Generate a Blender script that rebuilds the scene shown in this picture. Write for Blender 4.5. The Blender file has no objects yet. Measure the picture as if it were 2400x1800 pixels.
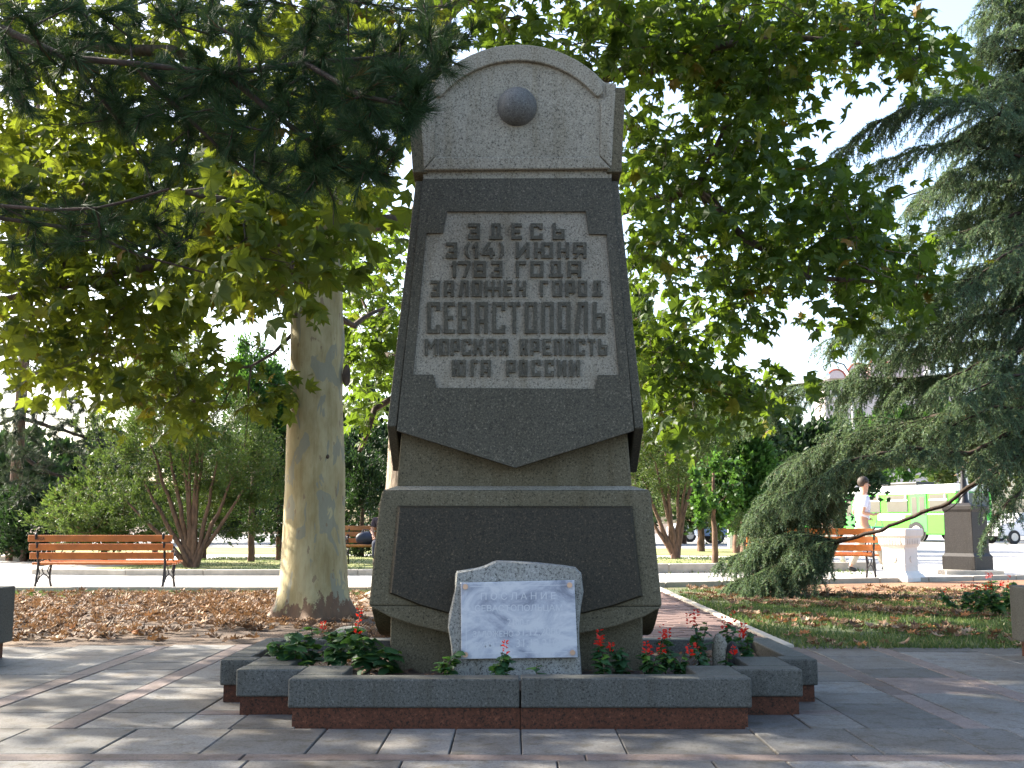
import bpy, bmesh, math, random
import numpy as np
from mathutils import Vector, Matrix
from mathutils.geometry import tessellate_polygon
rnd = random.Random(7); R = np.random.default_rng(11)
sc = bpy.context.scene; col = sc.collection
# ------------------------------------------------------------------ camera, sky, sun, exposure
F = 2533.; HC = .95; TH = math.atan(325 / F); CT, ST = math.cos(TH), math.sin(TH)
cam = bpy.data.cameras.new('camera'); co = bpy.data.objects.new('camera', cam); col.objects.link(co)
cam.sensor_width = 36; cam.lens = 36 * F / 2400; cam.clip_end = 3000; cam.clip_start = .05
co.location = (0, 0, HC); co.rotation_euler = (math.pi / 2 + TH, 0, 0); sc.camera = co
SUN = Vector((-.80, .40, .62)).normalized()
w = bpy.data.worlds.new('World'); sc.world = w; w.use_nodes = True
nt = w.node_tree; bg = nt.nodes['Background']; sky = nt.nodes.new('ShaderNodeTexSky')
sky.sky_type = 'NISHITA'; sky.sun_disc = False; sky.sun_elevation = math.asin(SUN.z)
sky.sun_rotation = math.atan2(SUN.x, SUN.y) % (2 * math.pi); sky.air_density = 1.0; sky.dust_density = 3.2
nt.links.new(sky.outputs[0], bg.inputs[0]); bg.inputs[1].default_value = .15
sl = bpy.data.lights.new('sun', 'SUN'); sl.energy = 5.0; sl.angle = math.radians(.6); sl.color = (1, .93, .80)
so = bpy.data.objects.new('sun', sl); col.objects.link(so); so.rotation_euler = SUN.to_track_quat('Z', 'Y').to_euler()
so.location = (-20, 20, 30)
sc.view_settings.view_transform = 'Standard'; sc.view_settings.look = 'None'; sc.view_settings.gamma = 1
sc.view_settings.use_curve_mapping = False; sc.view_settings.exposure = 2.0
sc.render.engine = 'CYCLES'
sc.cycles.max_bounces = 8; sc.cycles.diffuse_bounces = 4; sc.cycles.transmission_bounces = 6; sc.cycles.transparent_max_bounces = 8
# ------------------------------------------------------------------ measuring helpers (photo measurements -> metres)
def ray(px, py):
    u = (900 - py) / F
    return (px - 1200) / F, CT - u * ST, ST + u * CT
def P(px, py, Y, b=0.):                      # point on the plane Y = a + b z
    dx, dy, dz = ray(px, py); t = (Y + b * HC) / (dy - b * dz)
    return Vector((t * dx, t * dy, HC + t * dz))
def G(px, py, z=0.):                         # point on the ground
    dx, dy, dz = ray(px, py); t = (z - HC) / dz
    return Vector((t * dx, t * dy, z))
def proj(p):
    x, y, z = p[0], p[1], p[2] - HC
    d = y * CT + z * ST; u = -y * ST + z * CT
    return (1200 + F * x / d, 900 - F * u / d, d)
# ------------------------------------------------------------------ materials
def new_mat(name):
    m = bpy.data.materials.new(name); m.use_nodes = True; n = m.node_tree
    return m, n, n.nodes['Principled BSDF']
def N(n, t, **k):
    a = n.nodes.new(t)
    for q, v in k.items():
        if q in a.inputs.keys(): a.inputs[q].default_value = v
        else: setattr(a, q, v)
    return a
def ramp(n, src, stops, interp='LINEAR'):
    r = n.nodes.new('ShaderNodeValToRGB'); r.color_ramp.interpolation = interp
    e = r.color_ramp.elements
    while len(e) < len(stops): e.new(.5)
    for i, (p, c) in enumerate(stops):
        e[i].position = p; e[i].color = (*c, 1) if len(c) == 3 else c
    n.links.new(src, r.inputs[0]); return r.outputs[0]
def mixc(n, a, b, f, mode='MIX'):
    m = n.nodes.new('ShaderNodeMix'); m.data_type = 'RGBA'; m.blend_type = mode
    for i, v in ((6, a), (7, b)):
        if isinstance(v, tuple): m.inputs[i].default_value = (*v, 1)
        else: n.links.new(v, m.inputs[i])
    if isinstance(f, (int, float)): m.inputs[0].default_value = f
    else: n.links.new(f, m.inputs[0])
    return m.outputs[2]
def coords(n, kind='Object'):
    return n.nodes.new('ShaderNodeTexCoord').outputs[kind]
def noise(n, vec, scale, detail=3, rough=.5, out='Fac'):
    t = N(n, 'ShaderNodeTexNoise', Scale=scale, Detail=detail, Roughness=rough); n.links.new(vec, t.inputs['Vector']); return t.outputs[out]
def bump(n, b, h, s=.3, d=.01):
    k = N(n, 'ShaderNodeBump', Strength=s, Distance=d); n.links.new(h, k.inputs['Height']); n.links.new(k.outputs[0], b.inputs['Normal'])
def geo_pos(n): return n.nodes.new('ShaderNodeNewGeometry').outputs['Position']
def granite(name, base, dark, light, rough=.75, scale=110, stain=(.5, .45, .36), stain_amt=.35, randvar=0., bumps=.25):
    m, n, b = new_mat(name); v = geo_pos(n)
    f = noise(n, v, scale, 4, .75)
    c = ramp(n, f, [(.36, dark), (.46, base), (.56, base), (.68, light)])
    vo = N(n, 'ShaderNodeTexVoronoi', Scale=scale * 1.1); n.links.new(v, vo.inputs['Vector'])
    c = mixc(n, c, dark, ramp(n, vo.outputs['Distance'], [(.18, (.75,) * 3), (.3, (0,) * 3)]))
    s = noise(n, v, 2.2, 5, .6)
    c = mixc(n, c, stain, ramp(n, s, [(.45, (0,) * 3), (.75, (stain_amt,) * 3)]), 'MULTIPLY')
    mp = n.nodes.new('ShaderNodeMapping'); mp.inputs['Scale'].default_value = (9, 9, .9); n.links.new(v, mp.inputs[0])
    c = mixc(n, c, (.62, .56, .44), ramp(n, noise(n, mp.outputs[0], 1.3, 6, .65), [(.5, (0,) * 3), (.72, (stain_amt * 1.5,) * 3)]), 'MULTIPLY')
    if randvar:
        oi = n.nodes.new('ShaderNodeObjectInfo').outputs['Random']
        c = mixc(n, c, ramp(n, oi, [(0, (1 - randvar,) * 3), (.5, (1, .98, .95)), (1, (1 + randvar, 1 + randvar, 1 + randvar))]), 1., 'MULTIPLY')
    n.links.new(c, b.inputs['Base Color']); b.inputs['Roughness'].default_value = rough; b.inputs['Specular IOR Level'].default_value = .18
    bump(n, b, f, bumps, .004); return m
def plain(name, c, rough=.6, metal=0., var=.15, scale=8, spec=.5):
    m, n, b = new_mat(name); v = coords(n); f = noise(n, v, scale, 5, .6)
    n.links.new(ramp(n, f, [(.3, tuple(x * (1 - var) for x in c)), (.7, tuple(x * (1 + var) for x in c))]), b.inputs['Base Color'])
    b.inputs['Roughness'].default_value = rough; b.inputs['Metallic'].default_value = metal; b.inputs['Specular IOR Level'].default_value = spec
    bump(n, b, f, .1, .004); return m
def leafmat(name, stops, trans, tr=.45, rough=.5, spec=.3):
    m, n, b = new_mat(name)
    a = n.nodes.new('ShaderNodeAttribute'); a.attribute_name = 'tint'
    fac = a.outputs['Fac']
    c = ramp(n, fac, stops); b.inputs['Roughness'].default_value = rough; b.inputs['Specular IOR Level'].default_value = spec
    n.links.new(c, b.inputs['Base Color'])
    t = n.nodes.new('ShaderNodeBsdfTranslucent'); n.links.new(mixc(n, c, trans, .75), t.inputs['Color'])
    mx = n.nodes.new('ShaderNodeMixShader'); mx.inputs[0].default_value = tr
    n.links.new(b.outputs[0], mx.inputs[1]); n.links.new(t.outputs[0], mx.inputs[2])
    n.links.new(mx.outputs[0], n.nodes['Material Output'].inputs['Surface']); return m
def barkmat(name, a, b_, scale=(6, 6, 1.5), bs=.6):
    m, n, b = new_mat(name); v = geo_pos(n); mp = n.nodes.new('ShaderNodeMapping'); mp.inputs['Scale'].default_value = scale
    n.links.new(v, mp.inputs[0]); f = noise(n, mp.outputs[0], 3, 7, .65)
    n.links.new(ramp(n, f, [(.35, a), (.65, b_)]), b.inputs['Base Color']); b.inputs['Roughness'].default_value = .9
    bump(n, b, f, bs, .03); return m
M = {}
M['gr_light'] = granite('granite_tooled', (0.275, 0.25, 0.195), (0.062, 0.056, 0.046), (0.43, 0.395, 0.31), .85, 95)
M['gr_mid'] = granite('granite_neck', (0.115, 0.1, 0.064), (0.034, 0.03, 0.02), (0.2, 0.175, 0.12), .85, 95)
M['gr_dark'] = granite('granite_polished_dark', (0.066, 0.06, 0.042), (0.021, 0.019, 0.014), (0.2, 0.175, 0.13), .5, 95, stain_amt=.2, bumps=.05)
M['gr_black'] = granite('granite_black', (0.033, 0.028, 0.018), (0.011, 0.009, 0.006), (0.12, 0.085, 0.05), .45, 95, stain_amt=.2, bumps=.05)
M['gr_field'] = granite('granite_field', (0.255, 0.232, 0.185), (0.065, 0.06, 0.048), (0.41, 0.375, 0.3), .85, 95)
M['gr_boss'] = granite('granite_boss', (.12, .118, .11), (.05, .05, .048), (.21, .205, .19), .55, 110, bumps=.05)
M['gr_stone'] = granite('granite_rough_stone', (.27, .27, .25), (.07, .07, .066), (.43, .42, .39), .9, 80, bumps=.6)
M['gr_kerb'] = granite('granite_kerb', (0.085, 0.086, 0.078), (0.028, 0.028, 0.025), (0.16, 0.158, 0.14), .6, 95, randvar=.08)
M['gr_red'] = granite('granite_red', (0.085, 0.032, 0.018), (0.018, 0.012, 0.009), (0.17, 0.065, 0.035), .5, 60, randvar=.12)
M['paver'] = granite('paving_grey', (0.15, 0.146, 0.14), (0.09, 0.088, 0.085), (0.215, 0.208, 0.2), .62, 60, (.62, .50, .38), .75, randvar=.34)
M['paver_pink'] = granite('paving_pink', (0.155, 0.125, 0.115), (0.1, 0.08, 0.075), (0.2, 0.165, 0.15), .6, 60, (.6, .5, .4), .6, randvar=.3)
M['mortar'] = plain('mortar', (.05, .045, .04), .95, scale=30)
M['soil'] = plain('soil', (.055, .036, .024), 1, var=.5, scale=14)
M['wood'] = plain('bench_wood', (.42, .125, .018), .35, var=.25, scale=6)
M['wood2'] = plain('bench_wood_dull', (.36, .15, .05), .45, var=.25, scale=6)
M['iron'] = plain('cast_iron', (.02, .018, .022), .45, .3, scale=10)
M['white'] = plain('white_plaster', (.68, .66, .62), .7, scale=6, var=.06)
M['darkstone'] = granite('dark_basalt', (0.03, 0.027, 0.026), (0.016, 0.015, 0.015), (0.065, 0.058, 0.054), .5, 60)
M['brick'] = plain('brick_red', (.14, .085, .072), .85, var=.3, scale=9)
M['kerb'] = plain('kerb_concrete', (.40, .36, .30), .85, var=.2, scale=5)
M['glass'] = plain('window_glass', (.06, .075, .08), .08, 0, .1, 2, 1.)
M['tyre'] = plain('tyre_rubber', (.02, .02, .02), .8)
M['rim'] = plain('wheel_rim', (.45, .43, .40), .4, .4)
M['busgreen'] = plain('bus_green', (.07, .50, .03), .3, 0, .04, 2)
M['buswhite'] = plain('bus_white', (.75, .78, .74), .35, 0, .04, 2)
M['black'] = plain('black_trim', (.012, .012, .012), .5)
M['copper'] = plain('brass_bolt', (.55, .38, .28), .35, .8)
M['skin'] = plain('skin', (.50, .27, .18), .55, var=.05)
M['shirt'] = plain('shirt_white', (.66, .68, .80), .8, var=.05)
M['trouser'] = plain('trousers_beige', (.42, .36, .28), .85, var=.08)
M['hair'] = plain('hair_dark', (.03, .018, .012), .7)
M['denim'] = plain('denim_dark', (.03, .035, .06), .85)
M['tee'] = plain('tshirt_dark', (.05, .035, .045), .85)
M['bag'] = plain('bag_navy', (.015, .02, .04), .5)
M['bagg'] = plain('bag_green', (.08, .42, .25), .5)
# marble plaque
m, n, b = new_mat('marble_plaque'); v = geo_pos(n)
wv = N(n, 'ShaderNodeTexNoise', Scale=3.6, Detail=9, Roughness=.7, Distortion=.5)
mp = n.nodes.new('ShaderNodeMapping'); mp.inputs['Rotation'].default_value = (0, .75, 0); mp.inputs['Scale'].default_value = (1.2, 1.2, 1.9)
n.links.new(v, mp.inputs[0]); n.links.new(mp.outputs[0], wv.inputs['Vector'])
n.links.new(ramp(n, wv.outputs['Fac'], [(.36, (.18, .20, .25)), (.47, (.36, .38, .43)), (.57, (.50, .51, .53))]), b.inputs['Base Color'])
b.inputs['Roughness'].default_value = .3; M['marble'] = m
M['engr'] = plain('engraved_fill', (.50, .51, .53), .6, var=.03)
# plane bark: cream, grey-green patches, brown ragged base
m, n, b = new_mat('plane_bark'); v = geo_pos(n)
mp = n.nodes.new('ShaderNodeMapping'); mp.inputs['Scale'].default_value = (1, 1, .42); n.links.new(v, mp.inputs[0])
c = ramp(n, noise(n, mp.outputs[0], 5, 5, .6), [(.35, (.27, .215, .095)), (.6, (.40, .345, .19))])
vo = N(n, 'ShaderNodeTexNoise', Scale=6.5, Detail=3, Roughness=.45, Distortion=.6); n.links.new(mp.outputs[0], vo.inputs['Vector'])
mq = n.nodes.new('ShaderNodeMapping'); mq.inputs['Scale'].default_value = (9, 9, .7); n.links.new(v, mq.inputs[0]); c = mixc(n, c, (.62, .55, .42), ramp(n, noise(n, mq.outputs[0], 2, 7, .7), [(.48, (0,) * 3), (.7, (.7,) * 3)]), 'MULTIPLY')
c = mixc(n, c, (.20, .20, .15), ramp(n, vo.outputs['Fac'], [(.555, (0,) * 3), (.565, (.75,) * 3)]))
v2 = N(n, 'ShaderNodeTexNoise', Scale=14, Detail=4, Roughness=.5); n.links.new(mp.outputs[0], v2.inputs['Vector'])
c = mixc(n, c, (.20, .14, .08), ramp(n, v2.outputs['Fac'], [(.655, (0,) * 3), (.67, (.8,) * 3)]))
sx = n.nodes.new('ShaderNodeSeparateXYZ'); n.links.new(v, sx.inputs[0])
ad = N(n, 'ShaderNodeMath', operation='MULTIPLY_ADD'); n.links.new(noise(n, mp.outputs[0], 6, 8, .72), ad.inputs[0]); ad.inputs[1].default_value = -1.5
n.links.new(sx.outputs['Z'], ad.inputs[2])
ad2 = N(n, 'ShaderNodeMath', operation='ADD'); n.links.new(ad.outputs[0], ad2.inputs[0]); ad2.inputs[1].default_value = .48
c = mixc(n, c, mixc(n, (.05, .03, .018), (.20, .10, .05), noise(n, mp.outputs[0], 16, 5, .7)), ramp(n, ad2.outputs[0], [(0, (.95,) * 3), (.02, (0,) * 3)]))
ad.inputs[1].default_value = -1.3
n.links.new(c, b.inputs['Base Color']); b.inputs['Roughness'].default_value = .75
bump(n, b, noise(n, mp.outputs[0], 12, 6, .65), .35, .02); M['plane'] = m
M['bark'] = barkmat('bark_brown', (.035, .025, .018), (.12, .085, .06))
M['bark_red'] = barkmat('bark_reddish', (.05, .028, .018), (.17, .095, .06))
M['bark_dark'] = barkmat('bark_dark_pine', (.018, .011, .007), (.055, .032, .02))
M['bark_pale'] = barkmat('bark_pale_ridged', (.12, .09, .065), (.38, .31, .24), (14, 14, 2))
M['twig'] = barkmat('twig', (.05, .038, .025), (.14, .10, .06))
M['l_plane'] = leafmat('leaf_plane', [(0, (.022, .048, .013)), (.5, (.036, .076, .015)), (.78, (.065, .11, .018)), (.92, (.18, .17, .02)), (1, (.17, .08, .02))], (.17, .26, .018), .45)
M['l_planeY'] = leafmat('leaf_plane_yellow', [(0, (.022, .052, .014)), (.5, (.045, .088, .016)), (.78, (.085, .12, .02)), (.92, (.22, .19, .025)), (1, (.17, .08, .02))], (.24, .29, .018), .47)
M['l_pine'] = leafmat('needle_pine', [(0, (.014, .032, .013)), (.6, (.026, .056, .020)), (.88, (.045, .080, .028)), (.95, (.10, .045, .02)), (1, (.13, .055, .02))], (.05, .10, .02), .12, .6, .12)
M['l_pine2'] = leafmat('needle_pine_far', [(0, (.018, .034, .02)), (.5, (.034, .055, .03)), (.78, (.06, .075, .045)), (.86, (.08, .04, .022)), (1, (.10, .045, .025))], (.07, .11, .03), .2)
M['l_cedar'] = leafmat('needle_cedar', [(0, (.032, .075, .050)), (.5, (.085, .150, .092)), (.82, (.20, .27, .15)), (.96, (.16, .12, .06)), (1, (.2, .09, .04))], (.24, .34, .13), .3)
M['l_jun'] = leafmat('leaf_juniper', [(0, (.026, .050, .015)), (.5, (.062, .105, .024)), (.74, (.11, .145, .035)), (.84, (.09, .06, .03)), (1, (.13, .08, .042))], (.14, .22, .03), .3)
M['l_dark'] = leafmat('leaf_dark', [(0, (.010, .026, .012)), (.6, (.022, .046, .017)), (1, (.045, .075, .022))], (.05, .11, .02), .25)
M['l_ivy'] = leafmat('leaf_ivy', [(0, (.02, .06, .015)), (.6, (.04, .10, .02)), (1, (.07, .15, .03))], (.12, .26, .03), .35)
M['l_grass'] = leafmat('grass_blade', [(0, (.028, .06, .018)), (.55, (.05, .095, .026)), (.8, (.11, .14, .04)), (1, (.26, .21, .10))], (.14, .22, .04), .3)
M['l_fall'] = leafmat('leaf_fallen', [(0, (.055, .032, .02)), (.35, (.13, .072, .04)), (.7, (.24, .15, .09)), (.92, (.36, .26, .17)), (1, (.30, .12, .04))], (.3, .16, .07), .15, .7)
M['l_salvia'] = leafmat('leaf_salvia', [(0, (.018, .055, .022)), (.7, (.035, .09, .03)), (1, (.10, .19, .03))], (.12, .28, .04), .3)
M['petal'] = leafmat('petal_red', [(0, (.45, .01, .008)), (1, (.75, .03, .01))], (.9, .05, .02), .35)
# ground materials
def ground_mat(name, stops, sc1, sc2=60, rough=.95, bs=.4):
    m, n, b = new_mat(name); v = geo_pos(n)
    f = noise(n, v, sc1, 8, .65); g = noise(n, v, sc2, 3, .7)
    a = N(n, 'ShaderNodeMath', operation='MULTIPLY_ADD'); n.links.new(g, a.inputs[0]); a.inputs[1].default_value = .5
    s = N(n, 'ShaderNodeMath', operation='SUBTRACT'); n.links.new(f, s.inputs[0]); s.inputs[1].default_value = .25
    n.links.new(s.outputs[0], a.inputs[2])
    n.links.new(ramp(n, a.outputs[0], stops), b.inputs['Base Color']); b.inputs['Roughness'].default_value = rough
    bump(n, b, g, bs, .02); return m
M['g_dirt'] = ground_mat('ground_dirt', [(.3, (.035, .022, .014)), (.5, (.075, .046, .028)), (.7, (.15, .10, .06))], 1.6)
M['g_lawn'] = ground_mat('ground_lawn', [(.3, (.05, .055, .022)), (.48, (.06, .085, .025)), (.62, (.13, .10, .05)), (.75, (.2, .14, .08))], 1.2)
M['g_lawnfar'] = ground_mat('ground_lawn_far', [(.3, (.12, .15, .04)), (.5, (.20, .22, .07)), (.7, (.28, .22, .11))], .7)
M['g_need'] = ground_mat('ground_needles', [(.3, (.10, .05, .025)), (.5, (.2, .10, .05)), (.7, (.30, .17, .09))], 1.6)
m, n, b = new_mat('promenade_paving'); v = geo_pos(n)
mp = n.nodes.new('ShaderNodeMapping'); mp.inputs['Rotation'].default_value = (0, 0, .5); n.links.new(v, mp.inputs[0])
br = N(n, 'ShaderNodeTexBrick', Scale=1.0); br.inputs['Brick Width'].default_value = .3; br.inputs['Row Height'].default_value = .3
br.inputs['Mortar Size'].default_value = .012; br.inputs['Color1'].default_value = (.46, .44, .41, 1); br.inputs['Color2'].default_value = (.41, .39, .37, 1); br.inputs['Mortar'].default_value = (.27, .24, .22, 1)
n.links.new(mp.outputs[0], br.inputs['Vector'])
n.links.new(mixc(n, br.outputs['Color'], ramp(n, noise(n, v, .8, 6, .6), [(.3, (.8, .78, .75)), (.7, (1.05, 1.05, 1.05))]), 1., 'MULTIPLY'), b.inputs['Base Color'])
b.inputs['Roughness'].default_value = .8; M['prom'] = m
M['asphalt'] = ground_mat('asphalt', [(.3, (.20, .20, .20)), (.7, (.27, .265, .26))], .5, 80, .85, .1)
# ------------------------------------------------------------------ object helpers
def tag(o, label=None, cat=None, group=None, kind=None):
    if label: o['label'] = label
    if cat: o['category'] = cat
    if group: o['group'] = group
    if kind: o['kind'] = kind
    return o
def empty(name, loc=(0, 0, 0), rz=0, label=None, cat=None, group=None):
    o = bpy.data.objects.new(name, None); col.objects.link(o); o.location = loc; o.rotation_euler = (0, 0, rz); o.empty_display_size = .1
    return tag(o, label, cat, group)
def link(name, me, mat, parent=None):
    if mat is not None and not me.materials: me.materials.append(mat)
    o = bpy.data.objects.new(name, me); col.objects.link(o)
    if parent is not None: o.parent = parent
    return o
def copy_tree(o, parent=None):
    c = o.copy(); col.objects.link(c); c.parent = parent
    for ch in list(o.children): copy_tree(ch, c)
    return c
def bevel(o, wd=.006, seg=2, ang=35):
    b = o.modifiers.new('bevel', 'BEVEL'); b.width = wd; b.segments = seg; b.limit_method = 'ANGLE'; b.angle_limit = math.radians(ang); b.harden_normals = False
    return o
class MB:
    def __init__(s): s.v = []; s.f = []
    def add(s, vs, fs):
        k = len(s.v); s.v += [tuple(p) for p in vs]; s.f += [tuple(i + k for i in f) for f in fs]; return s
    def box(s, x0, x1, y0, y1, z0, z1):
        return s.add([(x0, y0, z0), (x1, y0, z0), (x1, y1, z0), (x0, y1, z0), (x0, y0, z1), (x1, y0, z1), (x1, y1, z1), (x0, y1, z1)],
                     [(3, 2, 1, 0), (4, 5, 6, 7), (0, 1, 5, 4), (1, 2, 6, 5), (2, 3, 7, 6), (3, 0, 4, 7)])
    def prism(s, A, B):                      # A, B: matching rings
        n_ = len(A); return s.add(list(A) + list(B), [tuple(range(n_)), tuple(range(2 * n_ - 1, n_ - 1, -1))] + [(i, i + n_, (i + 1) % n_ + n_, (i + 1) % n_) for i in range(n_)])
    def tube(s, pts, rad, sides=8, cap=True):
        pts = [Vector(p) for p in pts]; n_ = len(pts); k = len(s.v)
        if not hasattr(rad, '__len__'): rad = [rad] * n_
        up = None
        for i, p in enumerate(pts):
            d = (pts[min(i + 1, n_ - 1)] - pts[max(i - 1, 0)]).normalized()
            if up is None: up = Vector((0, 0, 1)) if abs(d.z) < .9 else Vector((1, 0, 0))
            a = d.cross(up).normalized(); b_ = a.cross(d).normalized(); up = b_
            for j in range(sides):
                t = 2 * math.pi * j / sides; q = p + (a * math.cos(t) + b_ * math.sin(t)) * rad[i]; s.v.append(tuple(q))
        for i in range(n_ - 1):
            for j in range(sides):
                a0 = k + i * sides + j; a1 = k + i * sides + (j + 1) % sides
                s.f.append((a0, a1, a1 + sides, a0 + sides))
        if cap:
            s.f.append(tuple(k + j for j in reversed(range(sides)))); s.f.append(tuple(k + (n_ - 1) * sides + j for j in range(sides)))
        return s
    def lathe(s, prof, cx=0, cy=0, sides=24, rot=0):
        k = len(s.v); n_ = len(prof)
        for (r, z) in prof:
            for j in range(sides):
                t = 2 * math.pi * j / sides + rot; s.v.append((cx + r * math.cos(t), cy + r * math.sin(t), z))
        for i in range(n_ - 1):
            for j in range(sides):
                a0 = k + i * sides + j; a1 = k + i * sides + (j + 1) % sides
                s.f.append((a0, a1, a1 + sides, a0 + sides))
        s.f.append(tuple(k + j for j in reversed(range(sides)))); s.f.append(tuple(k + (n_ - 1) * sides + j for j in range(sides)))
        return s
    def build(s, name, mat, parent=None, smooth=False, fix=True):
        me = bpy.data.meshes.new(name); me.from_pydata(s.v, [], s.f); me.update()
        if fix:
            bm = bmesh.new(); bm.from_mesh(me); bmesh.ops.recalc_face_normals(bm, faces=bm.faces); bm.to_mesh(me); bm.free()
        if smooth: me.polygons.foreach_set('use_smooth', [True] * len(me.polygons))
        return link(name, me, mat, parent)
def npmesh(name, V, Fc, tint=None, smooth=False):
    me = bpy.data.meshes.new(name); V = np.ascontiguousarray(V, dtype=np.float32); Fc = np.ascontiguousarray(Fc, dtype=np.int32); k = Fc.shape[1]
    me.vertices.add(len(V)); me.vertices.foreach_set('co', V.ravel())
    me.loops.add(Fc.size); me.loops.foreach_set('vertex_index', Fc.ravel())
    me.polygons.add(len(Fc)); me.polygons.foreach_set('loop_start', np.arange(0, Fc.size, k, dtype=np.int32))
    me.polygons.foreach_set('use_smooth', np.full(len(Fc), smooth))
    me.update(calc_edges=True)
    if tint is not None:
        a = me.attributes.new('tint', 'FLOAT', 'POINT'); a.data.foreach_set('value', np.ascontiguousarray(tint, dtype=np.float32))
    return me
def unit(a): return a / np.maximum(np.linalg.norm(a, axis=-1, keepdims=True), 1e-9)
def frames(d, nrm):
    y = unit(d); z = unit(nrm - (nrm * y).sum(-1, keepdims=True) * y); x = np.cross(y, z)
    return np.stack([x, y, z], axis=-1)
def scatter(tv, tf, pos, rot, scale, tint):
    n_ = len(pos); k = len(tv)
    V = np.einsum('nij,kj->nki', rot, tv) * np.asarray(scale).reshape(-1, 1, 1) + pos[:, None, :]
    Fc = (tf[None] + (np.arange(n_) * k)[:, None, None]).reshape(-1, tf.shape[1])
    return V.reshape(-1, 3), Fc, np.repeat(tint, k)
# leaf templates ------------------------------------------------------
def lobed(pts, fold=.12):
    pts = np.array(pts, float); full = np.vstack([pts, pts[::-1][1:-1] * [-1, 1]])
    V = np.vstack([[0, .42, 0], np.c_[full, -fold * ((full[:, 0]) ** 2 * 2 + (full[:, 1] - .42) ** 2)]])
    k = len(full); T = np.array([(0, i + 1, (i + 1) % k + 1) for i in range(k)]); return V, T[:, [0, 2, 1]]
LEAF_V, LEAF_T = lobed([(0, 0), (.18, -.02), (.34, .02), (.30, .16), (.52, .26), (.33, .38), (.42, .62), (.40, .70), (.20, .60), (.10, .80), (0, 1.0)], .5)
LEAF_V2, LEAF_T2 = lobed([(0, 0), (.34, -.02), (.30, .17), (.55, .30), (.32, .42), (.40, .72), (.17, .62), (0, 1.0)], .6)
OV_V, OV_T = lobed([(0, 0), (.22, .05), (.36, .25), (.30, .52), (.14, .82), (0, 1.0)], .5)
TRI_V = np.array([(-.5, 0, 0), (.5, 0, 0), (.35, .7, .06), (0, 1, 0), (-.35, .7, .06)]); TRI_T = np.array([(0, 1, 2), (0, 2, 4), (4, 2, 3)])
DIA_V = np.array([(0, 0, 0), (.5, .45, .05), (0, 1, 0), (-.5, .45, .05)]); DIA_T = np.array([(0, 1, 2), (0, 2, 3)])
def needle(wd): return np.array([(-wd, 0, 0), (wd, 0, 0), (0, 1, 0)]), np.array([(0, 1, 2)])
def inpoly(x, y, poly):
    c = False; j = len(poly) - 1
    for i in range(len(poly)):
        if (poly[i][1] > y) != (poly[j][1] > y) and x < (poly[j][0] - poly[i][0]) * (y - poly[i][1]) / (poly[j][1] - poly[i][1]) + poly[i][0]: c = not c
        j = i
    return c
def sample_poly(poly, n_, Ya, Yb, holes=()):
    xs = [p[0] for p in poly]; ys = [p[1] for p in poly]; out = []
    k = 0
    while len(out) < n_ and k < n_ * 60:
        k += 1
        x = rnd.uniform(min(xs), max(xs)); y = rnd.uniform(min(ys), max(ys))
        if inpoly(x, y, poly) and not any(inpoly(x, y, h) for h in holes): out.append(P(x, y, rnd.uniform(Ya, Yb)))
    return out
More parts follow.
